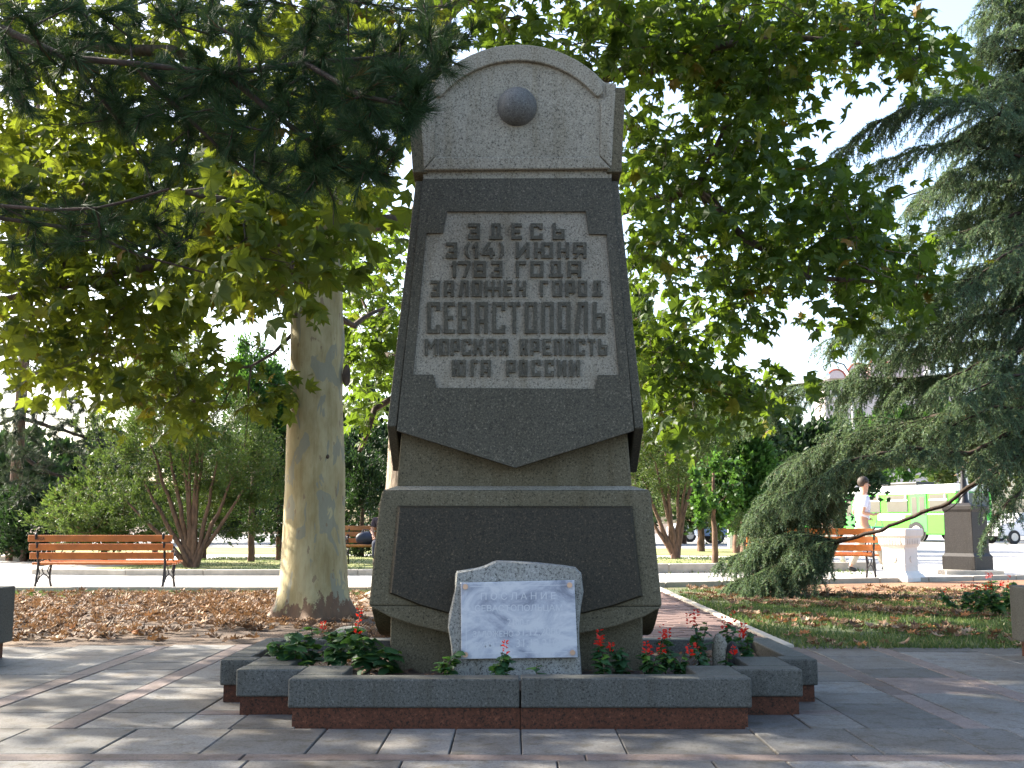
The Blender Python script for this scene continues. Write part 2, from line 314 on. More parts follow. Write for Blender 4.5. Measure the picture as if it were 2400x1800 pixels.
class Skel:
    def __init__(s): s.p = []; s.par = []; s.minr = []
    def add(s, p, par, mr=0.): s.p.append(tuple(p)); s.par.append(par); s.minr.append(mr); return len(s.p) - 1
    def limb(s, pts, start=-1, r0=.05, r1=.01, step=.3):
        pts = [Vector(p) for p in pts]; cur = start; L = sum((pts[i + 1] - pts[i]).length for i in range(len(pts) - 1)); acc = 0
        if start < 0: cur = s.add(pts[0], -1, r0)
        for i in range(len(pts) - 1):
            d = (pts[i + 1] - pts[i]); m_ = max(1, int(d.length / step))
            for j in range(1, m_ + 1):
                q = pts[i] + d * (j / m_); acc += d.length / m_
                q = q + Vector([rnd.gauss(0, .012) for _ in range(3)])
                cur = s.add(q, cur, r0 + (r1 - r0) * acc / L)
        return cur
    def attach(s, targets, step=.22, jit=.06, sag=.05, lo=0):
        A = np.array(s.p); tips = []
        T = [Vector(t) for t in targets]
        if not T: return tips
        D0 = [np.min(((A[lo:] - np.array(t)) ** 2).sum(1)) for t in T]
        arr = [tuple(p) for p in s.p]
        buf = np.zeros((len(arr) + len(T) * 40, 3)); buf[:len(arr)] = arr; cnt = len(arr)
        for i in np.argsort(D0):
            t = T[i]; d2 = ((buf[lo:cnt] - np.array(t)) ** 2).sum(1); j = int(np.argmin(d2)) + lo
            q = Vector(buf[j]); L = (t - q).length; m_ = min(38, max(1, int(L / step))); cur = j
            for k in range(1, m_ + 1):
                u = k / m_; x = q.lerp(t, u) + Vector((0, 0, math.sin(u * math.pi) * sag * L))
                if k < m_: x += Vector([rnd.gauss(0, jit * min(1, L)) for _ in range(3)])
                cur = s.add(x, cur); buf[cnt] = x; cnt += 1
            tips.append(cur)
        return tips
    def mesh(s, name, mat, parent, r_tip=.003, expo=.42, sides=5, rmax=.3):
        n_ = len(s.p); A = np.array(s.p); w_ = np.zeros(n_); ch = np.zeros(n_)
        par = np.array(s.par)
        for i in range(n_ - 1, -1, -1):
            if ch[i] == 0: w_[i] = 1
            if par[i] >= 0: w_[par[i]] += w_[i]; ch[par[i]] += 1
        r = np.minimum(np.maximum(r_tip * w_ ** expo, np.array(s.minr)), rmax)
        e = np.where(par >= 0)[0]; a = A[par[e]]; b_ = A[e]; ra = np.minimum(r[par[e]], r[e] * 1.35); rb = r[e]
        d = unit(b_ - a); b_ = b_ + d * rb[:, None] * .3
        up = np.where(np.abs(d[:, 2:3]) < .9, [[0, 0, 1.]], [[1., 0, 0]]); u = unit(np.cross(d, up)); v_ = np.cross(u, d)
        an = np.arange(sides) * 2 * math.pi / sides
        ring = u[:, None] * np.cos(an)[None, :, None] + v_[:, None] * np.sin(an)[None, :, None]
        V = np.concatenate([a[:, None] + ring * ra[:, None, None], b_[:, None] + ring * rb[:, None, None]], 1).reshape(-1, 3)
        q = np.array([(j, (j + 1) % sides, (j + 1) % sides + sides, j + sides) for j in range(sides)])
        Fc = (q[None] + (np.arange(len(e)) * 2 * sides)[:, None, None]).reshape(-1, 4)
        return link(name, npmesh(name, V, Fc, None, True), mat, parent)
def leaf_clumps(tips, nper, spread, size, tilt=.8):
    tips = np.array(tips); n_ = len(tips) * nper
    off = R.normal(0, 1, (n_, 3)) * spread; pos = np.repeat(tips, nper, 0) + off
    d = unit(off * [1, 1, .4] / spread + R.normal(0, .5, (n_, 3)) + [0, 0, -.55])
    nrm = unit(R.normal(0, tilt, (n_, 3)) + [0, 0, 1.0])
    return pos, d, nrm, R.uniform(size * .55, size * 1.15, n_)
# ------------------------------------------------------------------ ground
def sheet(name, pts, z, mat, kind='structure', parent=None):
    mb = MB(); mb.add([(x, y, z) for x, y in pts], [tuple(range(len(pts)))]); o = mb.build(name, mat, parent, fix=False)
    if o.data.polygons[0].normal.z < 0:
        o.data.flip_normals()
    if parent is None: tag(o, kind=kind)
    return o
sheet('ground', [(-600, -200), (600, -200), (600, 900), (-600, 900)], -.03, M['g_dirt'])
sheet('promenade', [(-70, 15.2), (0, 15.3), (2.3, 16.5), (6.8, 18.0), (12, 20), (70, 30), (90, 48), (-70, 48)], -.002, M['prom'])
sheet('road', [(-90, 48), (90, 48), (90, 95), (-90, 95)], -.006, M['asphalt'])
plaza = sheet('plaza', [(-14, -6), (14, -6), (14, 8.35), (-14, 8.35)], -.014, M['mortar'])
lawn_l = sheet('leaf_strewn_lawn', [(-30, 8.35), (.78, 8.35), (.78, 15.1), (-30, 15.0)], -.008, M['g_dirt'])
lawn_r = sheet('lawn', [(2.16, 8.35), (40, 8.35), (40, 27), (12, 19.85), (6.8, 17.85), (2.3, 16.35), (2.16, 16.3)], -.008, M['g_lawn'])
# fallen needle ground under the cedar
need = sheet('needle_ground', [(3.2, 12.6), (5, 11.6), (8, 11.5), (14, 12.5), (14, 20.4), (6.8, 17.8), (3.4, 16.6)], -.003, M['g_need'])
# paving slabs --------------------------------------------------------
cx0 = .037
STEP = [(5.21, 1.09), (5.54, 1.417), (5.92, 1.60)]; YB = 6.92
def under_planter(x0, x1, y0, y1):
    return all((abs(x - cx0) < 1.5 and 5.6 < y < 6.95) or (abs(x - cx0) < 1.0 and 5.25 < y < 6.95) for x in (x0, x1) for y in (y0, y1))
slab_me = {}
nslab = 0
def slab(x0, x1, y0, y1, pink=False):
    global nslab
    if under_planter(x0, x1, y0, y1): return
    g = .004 + rnd.random() * .004; w_, d_ = x1 - x0 - g, y1 - y0 - g
    if w_ < .03 or d_ < .03: return
    c = ((x0 + x1) / 2, (y0 + y1) / 2)
    key = (round(w_, 2), round(d_, 2), pink)
    if key not in slab_me:
        mb = MB(); e = .004
        A = [(-w_ / 2, -d_ / 2, -.03), (w_ / 2, -d_ / 2, -.03), (w_ / 2, d_ / 2, -.03), (-w_ / 2, d_ / 2, -.03)]
        B = [(x, y, -e) for x, y, z in A]; C_ = [(x * (1 - 2 * e / w_), y * (1 - 2 * e / d_), 0) for x, y, z in A]
        mb.add(A + B + C_, [(0, 1, 5, 4), (1, 2, 6, 5), (2, 3, 7, 6), (3, 0, 4, 7), (4, 5, 9, 8), (5, 6, 10, 9), (6, 7, 11, 10), (7, 4, 8, 11), (8, 9, 10, 11)])
        o = mb.build('paving_slab', M['paver_pink' if pink else 'paver'], plaza, fix=False); slab_me[key] = o.data
    else: o = link('paving_slab', slab_me[key], None, plaza)
    o.location = (c[0], c[1], rnd.uniform(-.0015, .0025)); o.rotation_euler = (rnd.gauss(0, .0013), rnd.gauss(0, .0013), rnd.gauss(0, .002)); nslab += 1
def run(a, b, lens):
    out = [a]; 
    while out[-1] < b - .02:
        nx = out[-1] + rnd.choice(lens); out.append(b if b - nx < min(lens) * .6 else min(nx, b))
    return out
SW = .13
# rows in front of the planter, full width
for (ya, yb, pk) in [(3.30, 3.86, 0), (3.86, 3.98, 1), (3.98, 4.505, 0), (4.505, 4.63, 1), (4.63, 5.19, 0)]:
    hw = 3.3 if ya > 4.4 else 2.6
    xs = run(-hw, hw, [.9, 1.1, 1.4] if pk else [.3, .44, .5, .62])
    for i in range(len(xs) - 1): slab(xs[i], xs[i + 1], ya, yb, bool(pk) or (rnd.random() < .07))
# side columns
def column(xa, xb, lens, pink=0, y0=5.19, y1=8.5):
    ys = run(y0 + 0, y1 + rnd.uniform(-.12, .22), lens)
    for i in range(len(ys) - 1): slab(xa, xb, ys[i], ys[i + 1], bool(pk_ := pink) or rnd.random() < .05)
for s in (1, -1):
    edges = [(1.62, 2.07, 0), (2.07, 2.20, 1), (2.20, 2.69, 0), (2.69, 2.82, 1), (2.82, 3.42, 0), (3.42, 4.04, 0), (4.04, 4.17, 1), (4.17, 4.8, 0)]
    for xa, xb, pk in edges:
        x0, x1 = sorted((cx0 + s * xa, cx0 + s * xb))
        if xa > 3.4: column(x0, x1, [.44, .62, .8] if not pk else [1.0, 1.2], pk, 5.8 + (xa - 3.4) * .8)
        else: column(x0, x1, [.36, .42, .62] if not pk else [.8, 1.0], pk)
for (ya, yb, pk) in [(5.19, 5.56, 0), (5.56, 5.68, 1), (5.68, 6.1, 0)]:
    for x0, x1 in ((cx0 - 1.62, cx0 - 1.05), (cx0 + 1.05, cx0 + 1.62)):
        xm = (x0 + x1) / 2 + rnd.uniform(-.08, .08); slab(x0, xm, ya, yb, bool(pk)); slab(xm, x1, ya, yb, bool(pk))
for (ya, yb, pk) in [(6.94, 7.5, 0), (7.5, 7.62, 1), (7.62, 8.1, 0), (8.1, 8.45, 0)]:
    xs = run(cx0 - 1.62, cx0 + 1.62, [.9, 1.1] if pk else [.42, .5, .62])
    for i in range(len(xs) - 1): slab(xs[i], xs[i + 1], ya, yb, bool(pk))
# brick path
bpath = sheet('brick_path', [(.78, 8.45), (2.16, 8.45), (2.16, 16.2), (.78, 15.5)], -.012, M['mortar'])
bm_ = MB(); 
def brick_geo(mb, x, y, w_, d_, h): 
    mb.box(x - w_ / 2, x + w_ / 2, y - d_ / 2, y + d_ / 2, -.02, h)
bmeb = MB(); bmeb.box(-.097, .097, -.047, .047, -.03, 0); bo = None; cntb = 0; rest = MB()
yy = 8.55; row = 0
while yy < 15.4:
    xx = .90 + (.1 if row % 2 else 0)
    while xx < 2.08:
        vis = xx > 1.05 + (yy - 8.5) * .06
        if vis and cntb < 290 and yy < 13.5:
            if bo is None: bo = bmeb.build('brick', M['brick'], bpath); bo.data.name = 'brick'; o = bo
            else: o = link('brick', bo.data, None, bpath)
            o.location = (xx, yy, rnd.uniform(-.003, .003)); o.rotation_euler = (rnd.gauss(0, .01), rnd.gauss(0, .008), rnd.gauss(0, .01)); cntb += 1
        else: rest.box(xx - .097, xx + .097, yy - .047, yy + .047, -.03, rnd.uniform(-.003, .003))
        xx += .2
    yy += .1; row += 1
tag(rest.build('far_bricks', M['brick'], bpath), kind='stuff')
for k in range(12):
    mb = MB(); y0 = 8.5 + k * .64; mb.box(-.04, .04, 0, .63, -.05, .02); o = bevel(mb.build('edging_stone', M['kerb'], bpath), .006, 1); o.location = (2.13, y0, 0)
# kerbs ----------------------------------------------------------------
def kerb(name, pts, h, wdt, mat, seg=1.0, z0=-.05, label=None):
    root = empty(name, (pts[0][0], pts[0][1], 0)); tag(root, label, 'kerb')
    for i in range(len(pts) - 1):
        a = Vector(pts[i]); b_ = Vector(pts[i + 1]); d = b_ - a; k = max(1, round(d.length / seg)); ang = math.atan2(d.y, d.x)
        for j in range(k):
            p = a + d * (j / k); mb = MB(); mb.box(0, d.length / k - .008, 0, wdt, z0, h); o = bevel(mb.build('kerb_stone', mat, root), .008, 1)
            o.location = (p.x - pts[0][0], p.y - pts[0][1], rnd.uniform(-.003, .003)); o.rotation_euler = (0, 0, ang)
    return root
kerb('kerb', [(-9, 15.08), (0, 15.18), (2.3, 16.38), (6.8, 17.88), (12, 19.88)], .07, .12, M['kerb'], 1.0, label='low pale kerb between the near lawns and the sunlit promenade')
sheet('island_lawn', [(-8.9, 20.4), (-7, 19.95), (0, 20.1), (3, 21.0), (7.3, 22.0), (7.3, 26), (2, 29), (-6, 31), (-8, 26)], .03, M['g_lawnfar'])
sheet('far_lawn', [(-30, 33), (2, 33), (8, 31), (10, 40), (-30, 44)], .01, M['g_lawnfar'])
kerb('kerb', [(-8.9, 20.3), (-7, 19.85), (0, 20.0)], .10, .2, M['kerb'], 1.5, label='pale stone kerb of the lawn island behind the left bench')
kerb('kerb', [(0.0, 20.0), (3, 20.9), (7.3, 21.9)], .17, .22, M['kerb'], 1.5, label='tall granite kerb of the lawn island right of the monument')
kerb('kerb', [(-13.5, 27.5), (-9.6, 27.0)], .12, .2, M['kerb'], 1.5, label='short grey kerb in front of the far left hedge')
# ------------------------------------------------------------------ fallen leaves and grass
def leaves_on(parent, region, n_, nparts, size=.12, dens=None):
    pts = []
    while len(pts) < n_:
        x = rnd.uniform(region[0], region[1]); y = rnd.uniform(region[2], region[3])
        if dens is None or rnd.random() < dens(x, y): pts.append((x, y, rnd.uniform(.0, .03)))
    pts.sort(key=lambda p: p[1] if abs(proj(p)[0] - 1200) < 1230 else 99)
    pos = np.array(pts); n_ = len(pos); a = R.uniform(0, 6.283, n_)
    d = np.c_[np.cos(a), np.sin(a), R.normal(0, .16, n_)]; nr = np.c_[R.normal(0, .28, (n_, 2)), np.ones(n_)]
    rot = frames(d, nr); s = R.uniform(.6, 1.2, n_) * size; t = R.uniform(0, 1, n_)
    Vc = LEAF_V2.copy(); Vc[:, 2] = -Vc[:, 2] * 1.0 + .0
    mes = []
    for k in range(12):
        V = Vc.copy(); V[:, 2] += R.normal(0, .05, len(V)); me = npmesh('fallen_leaf', V, LEAF_T2, np.full(len(V), k / 11)); me.materials.append(M['l_fall']); mes.append(me)
    for i in range(nparts):
        o = link('fallen_leaf', mes[int(t[i] * 11.99)], None, parent)
        o.matrix_local = Matrix.Translation(pos[i]) @ Matrix(rot[i].tolist()).to_4x4() @ Matrix.Scale(float(s[i]), 4)
    V, Fc, tt = scatter(Vc, LEAF_T2, pos[nparts:], rot[nparts:], s[nparts:], t[nparts:])
    tag(link('leaf_litter', npmesh('leaf_litter', V, Fc, tt), M['l_fall'], parent), kind='stuff')
leaves_on(lawn_l, (-7.0, .6, 8.8, 14.9), 5200, 290, .105, lambda x, y: max(.08, min(1, .62 + .5 * math.sin(x * 1.7 + math.sin(y * 1.3) * 1.5) * math.sin(y * 1.9 + x * .6))) * (1.0 if x < -2.2 else .4) * (.12 if y < 9.3 + .5 * math.sin(x * 2) else 1))
leaves_on(lawn_r, (2.3, 8.0, 8.5, 16), 1700, 280, .10, lambda x, y: .45 + .55 * math.sin(x * 3 + y * 2.3))
def grass(name, region, n_, hgt, dens, parent=None, wd=.12):
    out = []
    while len(out) < n_:
        x = rnd.uniform(region[0], region[1]); y = rnd.uniform(region[2], region[3])
        if rnd.random() < dens(x, y): out.append((x, y, -.006))
    pos = np.array(out); d = np.c_[R.normal(0, .45, (n_, 2)), np.ones(n_)]; a = R.uniform(0, 6.28, n_)
    rot = frames(d, np.c_[np.cos(a), np.sin(a), np.zeros(n_)]); tv, tf = needle(wd)
    V, Fc, tt = scatter(tv, tf, pos, rot, R.uniform(.5, 1.2, n_) * hgt, R.uniform(0, 1, n_))
    return tag(link(name, npmesh(name, V, Fc, tt), M['l_grass'], parent), kind='stuff')
def gd(x, y):
    f = math.sin(x * 2.1 + 1.3) * math.sin(y * 1.7) + .6 * math.sin(x * 5.3 + y * 4.1)
    return max(.02, min(1, .62 + .5 * f - max(0, (y - 12.3)) * .25))
grass('grass', (2.2, 9, 8.4, 16), 70000, .05, gd)
grass('grass', (-8, .7, 14.1, 15.05), 7000, .06, lambda x, y: .1 + .9 * ((y - 14.1) / .95) ** 2)
grass('grass', (-8, 7, 20.3, 30), 24000, .07, lambda x, y: .8 if y > 21.3 else .1, wd=.2)
# ------------------------------------------------------------------ planter round the monument
SL = .14; ZT = .224; ZM = .089
pl = empty('flower_bed_planter', (cx0, 5.21, 0), 0, 'stepped granite planter with red stone foot surrounding the monument', 'planter')
def coping(x0, x1, y0, y1, red=True, ins=(.02, .02, .02, .02)):
    mb = MB(); mb.box(x0 + .002, x1 - .002, y0 + .002, y1 - .002, ZM, ZT + rnd.uniform(-.002, .002)); o = bevel(mb.build('coping_stone', M['gr_kerb'], pl), .008, 2)
    mb = MB(); mb.box(x0 + ins[0], x1 - ins[1], y0 + ins[2], y1 - ins[3], -.02, ZM - .002); mb.build('base_stone', M['gr_red'], pl)
def crel(x0, x1, y0, y1, **k): coping(x0, x1, y0 - 5.21, y1 - 5.21, **k)
h1, h2, h3 = 1.09, 1.417, 1.60
crel(-h1, 0, 5.21, 5.21 + SL, ins=(.02, 0, .02, .02)); crel(0.003, h1, 5.21, 5.21 + SL, ins=(0, .02, .02, .02))
for s in (1, -1):
    def cr(xa, xb, y0, y1): x0, x1 = sorted((s * xa, s * xb)); crel(x0, x1, y0, y1)
    cr(h1 - .24, h1 - .01, 5.21 + SL, 5.54 + SL)            # return to second step
    cr(h1 - .01, h2, 5.54, 5.54 + SL)
    cr(h2 - .24, h2 - .01, 5.54 + SL, 5.92 + SL)
    cr(h2 - .01, h3, 5.92, 5.92 + SL)
    cr(h3 - SL, h3, 5.92 + SL, 6.9)
    cr(.75, h3, 6.9, 6.9 + SL)
mb = MB()
gx = np.linspace(-1.5, 1.5, 60); gy = np.linspace(0.1, 1.75, 34); Vs = []; Fs = []
def in_bed(x, y): return (abs(x) < 1.02 and .1 < y < 1.72) or (abs(x) < 1.34 and .4 < y < 1.72) or (abs(x) < 1.5 and .76 < y < 1.72)
idx = {}
for i, x in enumerate(gx):
    for j, y in enumerate(gy):
        idx[i, j] = len(Vs); Vs.append((x, y, .15 + rnd.gauss(0, .008)))
for i in range(59):
    for j in range(33):
        if in_bed(gx[i], gy[j]) and in_bed(gx[i + 1], gy[j + 1]): Fs.append((idx[i, j], idx[i + 1, j], idx[i + 1, j + 1], idx[i, j + 1]))
mb.add(Vs, Fs); mb.build('soil', M['soil'], pl, True, fix=False)
# litter in the bed
n_ = 500; pos = np.c_[R.uniform(-1.3, 1.3, n_), R.uniform(.45, 1.6, n_), R.uniform(.15, .18, n_)]
a = R.uniform(0, 6.28, n_); rot = frames(np.c_[np.cos(a), np.sin(a), R.normal(0, .4, n_)], np.c_[R.normal(0, .5, (n_, 2)), np.ones(n_)])
V, Fc, tt = scatter(LEAF_V2, LEAF_T2, pos, rot, R.uniform(.02, .05, n_), R.uniform(0, .7, n_)); tag(link('soil_litter', npmesh('soil_litter', V, Fc, tt), M['l_fall'], pl), kind='stuff')
# ------------------------------------------------------------------ monument
mon = empty('monument', (0, 0, 0), 0, 'tall stepped granite stele with Cyrillic inscription and half-round top', 'monument')
mc = Vector((cx0 - .02, 6.42, 0)); mon.location = mc
YC = 6.42
def mbuild(mb, name, mat, bv=.006, smooth=False):
    mb.v = [(x - mc.x, y - mc.y, z) for x, y, z in mb.v]; o = mb.build(name, mat, mon, smooth)
    if bv: bevel(o, bv, 2)
    return o
def front(pts, a, b_=0., off=0.): return [P(x, y, a + off, b_) for x, y in pts]
def mirrorY(ps): return [Vector((p.x, 2 * YC - p.y, p.z)) for p in ps]
BA, BBs = 5.80, .10           # base face plane
SA, SBs = 5.797, .07          # shield face plane
CA = 5.965                    # cap face plane
# plinth
pf = [P(913, 1590, 5.98), P(1508, 1590, 5.98)]; x0, x1 = pf[0].x, pf[1].x
mb = MB(); mb.box(x0, x1, 5.98, 2 * YC - 5.98, .05, .62); mbuild(mb, 'plinth', M['gr_mid'], .01)
# base block
bl = [(896, 1149), (889, 1180), (884, 1225), (877, 1290), (870, 1360), (864, 1420), (1552, 1422), (1546, 1360), (1539, 1290), (1533, 1225), (1528, 1180), (1524, 1149)]
A = front(bl, BA, BBs); mb = MB(); mb.prism(A, mirrorY(A)); mbuild(mb, 'base_block', M['gr_mid'], .012)
top = [P(898, 1149, BA + .002, BBs), P(1522, 1149, BA + .002, BBs)]; zt = top[0].z; ins = .075
l0, r0 = P(930, 1140, 6.0).x, P(1481, 1140, 6.0).x; zt2 = P(930, 1139.5, 6.02).z
Aq = [(top[0].x, top[0].y, zt), (top[1].x, top[1].y, zt), (top[1].x, 2 * YC - top[1].y, zt), (top[0].x, 2 * YC - top[0].y, zt)]
Bq = [(l0, 6.0, zt2), (r0, 6.0, zt2), (r0, 2 * YC - 6.0, zt2), (l0, 2 * YC - 6.0, zt2)]
mb = MB(); mb.prism(Aq, Bq); mbuild(mb, 'base_top', M['gr_light'], .004)
sk = [(864, 1420), (913, 1446), (975, 1467), (1049, 1484), (1130, 1497), (1208, 1502), (1290, 1496), (1361, 1485), (1440, 1469), (1509, 1446), (1552, 1422)]
A = front(sk, BA, BBs); B = [Vector((p.x, p.y + .12, p.z)) for p in A]; mb = MB(); mb.prism(A, B); mbuild(mb, 'front_skirt', M['gr_mid'], .008)
zc = P(864, 1420, BA, BBs).z; zl = P(1208, 1502, BA, BBs).z; yf = A[0].y
for s, xo in ((-1, A[0].x), (1, A[-1].x)):
    pr = [(yf + .125, zc)] + [(yf + .125 + (2 * (YC - yf) - .25) * t, zc - (zc - zl) * (1 - abs(2 * t - 1) ** 1.6) - .03) for t in np.linspace(.0, 1, 11)] + [(2 * YC - yf - .125, zc)]
    mb = MB(); mb.prism([(xo, y, z) for y, z in pr], [(xo - s * .12, y, z) for y, z in pr]); mbuild(mb, 'side_skirt', M['gr_mid'], .006)
# raised black panel on the base
def raised(pts, a, b_, h, inset, name, mat, back=.01):
    cxp = sum(p[0] for p in pts) / len(pts); cyp = sum(p[1] for p in pts) / len(pts)
    wpx = max(p[0] for p in pts) - cxp; hpx = max(abs(p[1] - cyp) for p in pts)
    inn = [(cxp + (x - cxp) * (1 - inset / wpx), cyp + (y - cyp) * (1 - inset / hpx)) for x, y in pts]
    A0 = front(pts, a, b_, back); A1 = front(pts, a, b_, -h * .35); A2 = front(inn, a, b_, -h); k = len(pts)
    mb = MB(); mb.add(A0 + A1 + A2, [(i, (i + 1) % k, (i + 1) % k + k, i + k) for i in range(k)] + [(i + k, (i + 1) % k + k, (i + 1) % k + 2 * k, i + 2 * k) for i in range(k)] + [tuple(range(2 * k, 3 * k))])
    return mbuild(mb, name, mat, 0)
raised([(932, 1185), (1482, 1186), (1490, 1260), (1498, 1330), (1506, 1397), (1440, 1420), (1371, 1437), (1290, 1448), (1208, 1452), (1130, 1448), (1053, 1439), (980, 1418), (912, 1390), (919, 1320), (926, 1250)], BA, BBs, .03, 6, 'base_panel', M['gr_black'])
# neck
A = [P(930, 1141, 6.0), P(1481, 1141, 6.0), P(1466, 960, 6.02), P(945, 960, 6.02)]; mb = MB(); mb.prism(A, mirrorY(A)); mbuild(mb, 'neck', M['gr_mid'], .008)
# shield core behind the face
SH = [(991, 419), (1433, 417), (1486, 1009), (1208, 1096), (930, 1009)]
core = [(995, 410), (1430, 408), (1478, 1000), (938, 1000)]
A = front(core, SA, SBs, .05); mb = MB(); mb.prism(A, mirrorY(A)); mbuild(mb, 'shaft', M['gr_dark'], 0)
fz = lambda pts: [(x / 3.072 + 880, y / 3.072 + 400) for x, y in pts]
FIELD = fz([(515, 293), (1515, 293), (1538, 455), (1665, 458), (1755, 1472), (1600, 1470), (1580, 1570), (440, 1563), (415, 1468), (270, 1468), (365, 450), (488, 447)])
def holed(outer, hole, a, b_, thick, name, mat):
    O = front(outer, a, b_); Hh = front(hole, a, b_); allp = O + Hh
    flat = lambda L: [Vector((p.x, p.z, 0)) for p in L]
    tr = tessellate_polygon([flat(O), flat(Hh)])
    k = len(allp); Bk = [Vector((p.x, p.y + thick, p.z)) for p in allp]; no = len(O); nh = len(Hh)
    fs = [tuple(t) for t in tr] + [tuple(i + k for i in t) for t in tr]
    fs += [(i, (i + 1) % no, (i + 1) % no + k, i + k) for i in range(no)]
    fs += [(no + i, no + (i + 1) % nh, no + (i + 1) % nh + k, no + i + k) for i in range(nh)]
    mb = MB(); mb.add(allp + Bk, fs); return mbuild(mb, name, mat, 0)
holed(SH, FIELD, SA, SBs, .09, 'shield_face', M['gr_dark'])
big = [(x + (6 if x > 1208 else -6), y + (6 if y > 660 else -6)) for x, y in FIELD]
A = front(big, SA, SBs, .016); mb = MB(); mb.add(A, [tuple(range(len(A)))]); mb.prism(front([(x, y) for x, y in FIELD], SA, SBs, .017), front(FIELD, SA, SBs, .045)); mb.v = mb.v[len(A):]; mb.f = [tuple(i - len(A) for i in f) for f in mb.f[1:]]
mbuild(mb, 'inscription_field', M['gr_field'], 0)
# side plates of the shield
def side_plate(s, ptop, pbot, off, th, drop, name, a, b_, mat):
    T = P(*ptop, a + off, b_); Bt = P(*pbot, a + off, b_)
    def xo(z): return Bt.x + (T.x - Bt.x) * (z - Bt.z) / (T.z - Bt.z)
    pr = [(Bt.y, Bt.z), (YC, Bt.z - drop), (2 * YC - Bt.y, Bt.z), (2 * YC - T.y, T.z), (T.y, T.z)]
    mb = MB(); mb.prism([(xo(z), y, z) for y, z in pr], [(xo(z) - s * th, y, z) for y, z in pr]); return mbuild(mb, name, mat, .006)
side_plate(-1, (974, 424), (907, 1000), .012, .052, .22, 'side_plate', SA, SBs, M['gr_dark'])
side_plate(1, (1449, 424), (1509, 1004), .012, .052, .22, 'side_plate', SA, SBs, M['gr_dark'])
# pale band under the cap
A = front([(990, 398), (1435, 396), (1433, 419), (992, 420)], CA, 0, .045); A[2] = P(1433, 418, SA + .003, SBs); A[3] = P(992, 420, SA + .003, SBs)
mb = MB(); mb.prism(A, [Vector((p.x, p.y + .2, p.z)) for p in A]); mbuild(mb, 'band', M['gr_light'], .003)
# cap
arc = []
acx, acy = 1214, 0
def arc_pts(x0, y0, xm, ym, x1, y1, k=16):       # circle through three image points
    ax, ay, bx_, by_, cx_, cy_ = x0, y0, xm, ym, x1, y1
    d = 2 * (ax * (by_ - cy_) + bx_ * (cy_ - ay) + cx_ * (ay - by_))
    ux = ((ax * ax + ay * ay) * (by_ - cy_) + (bx_ * bx_ + by_ * by_) * (cy_ - ay) + (cx_ * cx_ + cy_ * cy_) * (ay - by_)) / d
    uy = ((ax * ax + ay * ay) * (cx_ - bx_) + (bx_ * bx_ + by_ * by_) * (ax - cx_) + (cx_ * cx_ + cy_ * cy_) * (bx_ - ax)) / d
    r = math.hypot(ax - ux, ay - uy); t0 = math.atan2(ay - uy, ax - ux); t1 = math.atan2(cy_ - uy, cx_ - ux)
    return [(ux + r * math.cos(t0 + (t1 - t0) * i / k), uy + r * math.sin(t0 + (t1 - t0) * i / k)) for i in range(k + 1)]
outer = arc_pts(1013, 194, 1214, 103, 1417, 192)
cap = [(980, 197)] + outer + [(1445, 195), (1434, 396), (992, 399)]
A = front(cap, CA, 0, .03); mb = MB(); mb.prism(A, mirrorY(A)); mbuild(mb, 'cap_block', M['gr_light'], .008)
def proud(pts, h, name, mat, a=CA, bv=.008, base=.034):
    A = front(pts, a, 0, base - h); mb = MB(); mb.prism(A, [Vector((p.x, p.y + h + .004, p.z)) for p in A]); return mbuild(mb, name, mat, bv)
inner = arc_pts(1036, 222, 1214, 141, 1393, 220)
hookR = [(1400, 226), (1409, 222), (1413, 212), (1413, 200)]; hookL = [(1017, 202), (1017, 213), (1021, 223), (1029, 227)]
o_ = [(x, y) for x, y in outer if 1014 < x < 1416]
proud(o_ + hookR[::-1] + inner[::-1] + hookL[::-1], .03, 'arch_moulding', M['gr_light'])
proud([(993, 398), (1433, 395), (1404, 366), (1020, 368)], .024, 'cap_sill', M['gr_light'])
proud([(1444, 196), (1434, 394), (1406, 364), (1408, 240), (1420, 226), (1420, 196)], .018, 'cap_jamb', M['gr_light'])
proud([(981, 198), (1009, 198), (1010, 228), (1022, 242), (1018, 366), (993, 396)], .018, 'cap_jamb', M['gr_light'])
side_plate(-1, (955, 205), (967, 404), .02, .085, .07, 'cap_side_plate', CA, 0, M['gr_mid'])
side_plate(1, (1466, 204), (1457, 403), .02, .085, .07, 'cap_side_plate', CA, 0, M['gr_mid'])
c = P(1212, 251, CA + .03); mb = MB(); k = 28; rr = .115
for i in range(15):
    t = math.pi / 2 * i / 14
    for j in range(k): mb.v.append((c.x + rr * math.cos(t) * math.cos(j * 2 * math.pi / k), c.y - rr * math.sin(t) * .9, c.z + rr * math.cos(t) * math.sin(j * 2 * math.pi / k)))
for i in range(14):
    for j in range(k): mb.f.append((i * k + j, i * k + (j + 1) % k, (i + 1) * k + (j + 1) % k, (i + 1) * k + j))
mbuild(mb, 'boss', M['gr_boss'], 0, True)
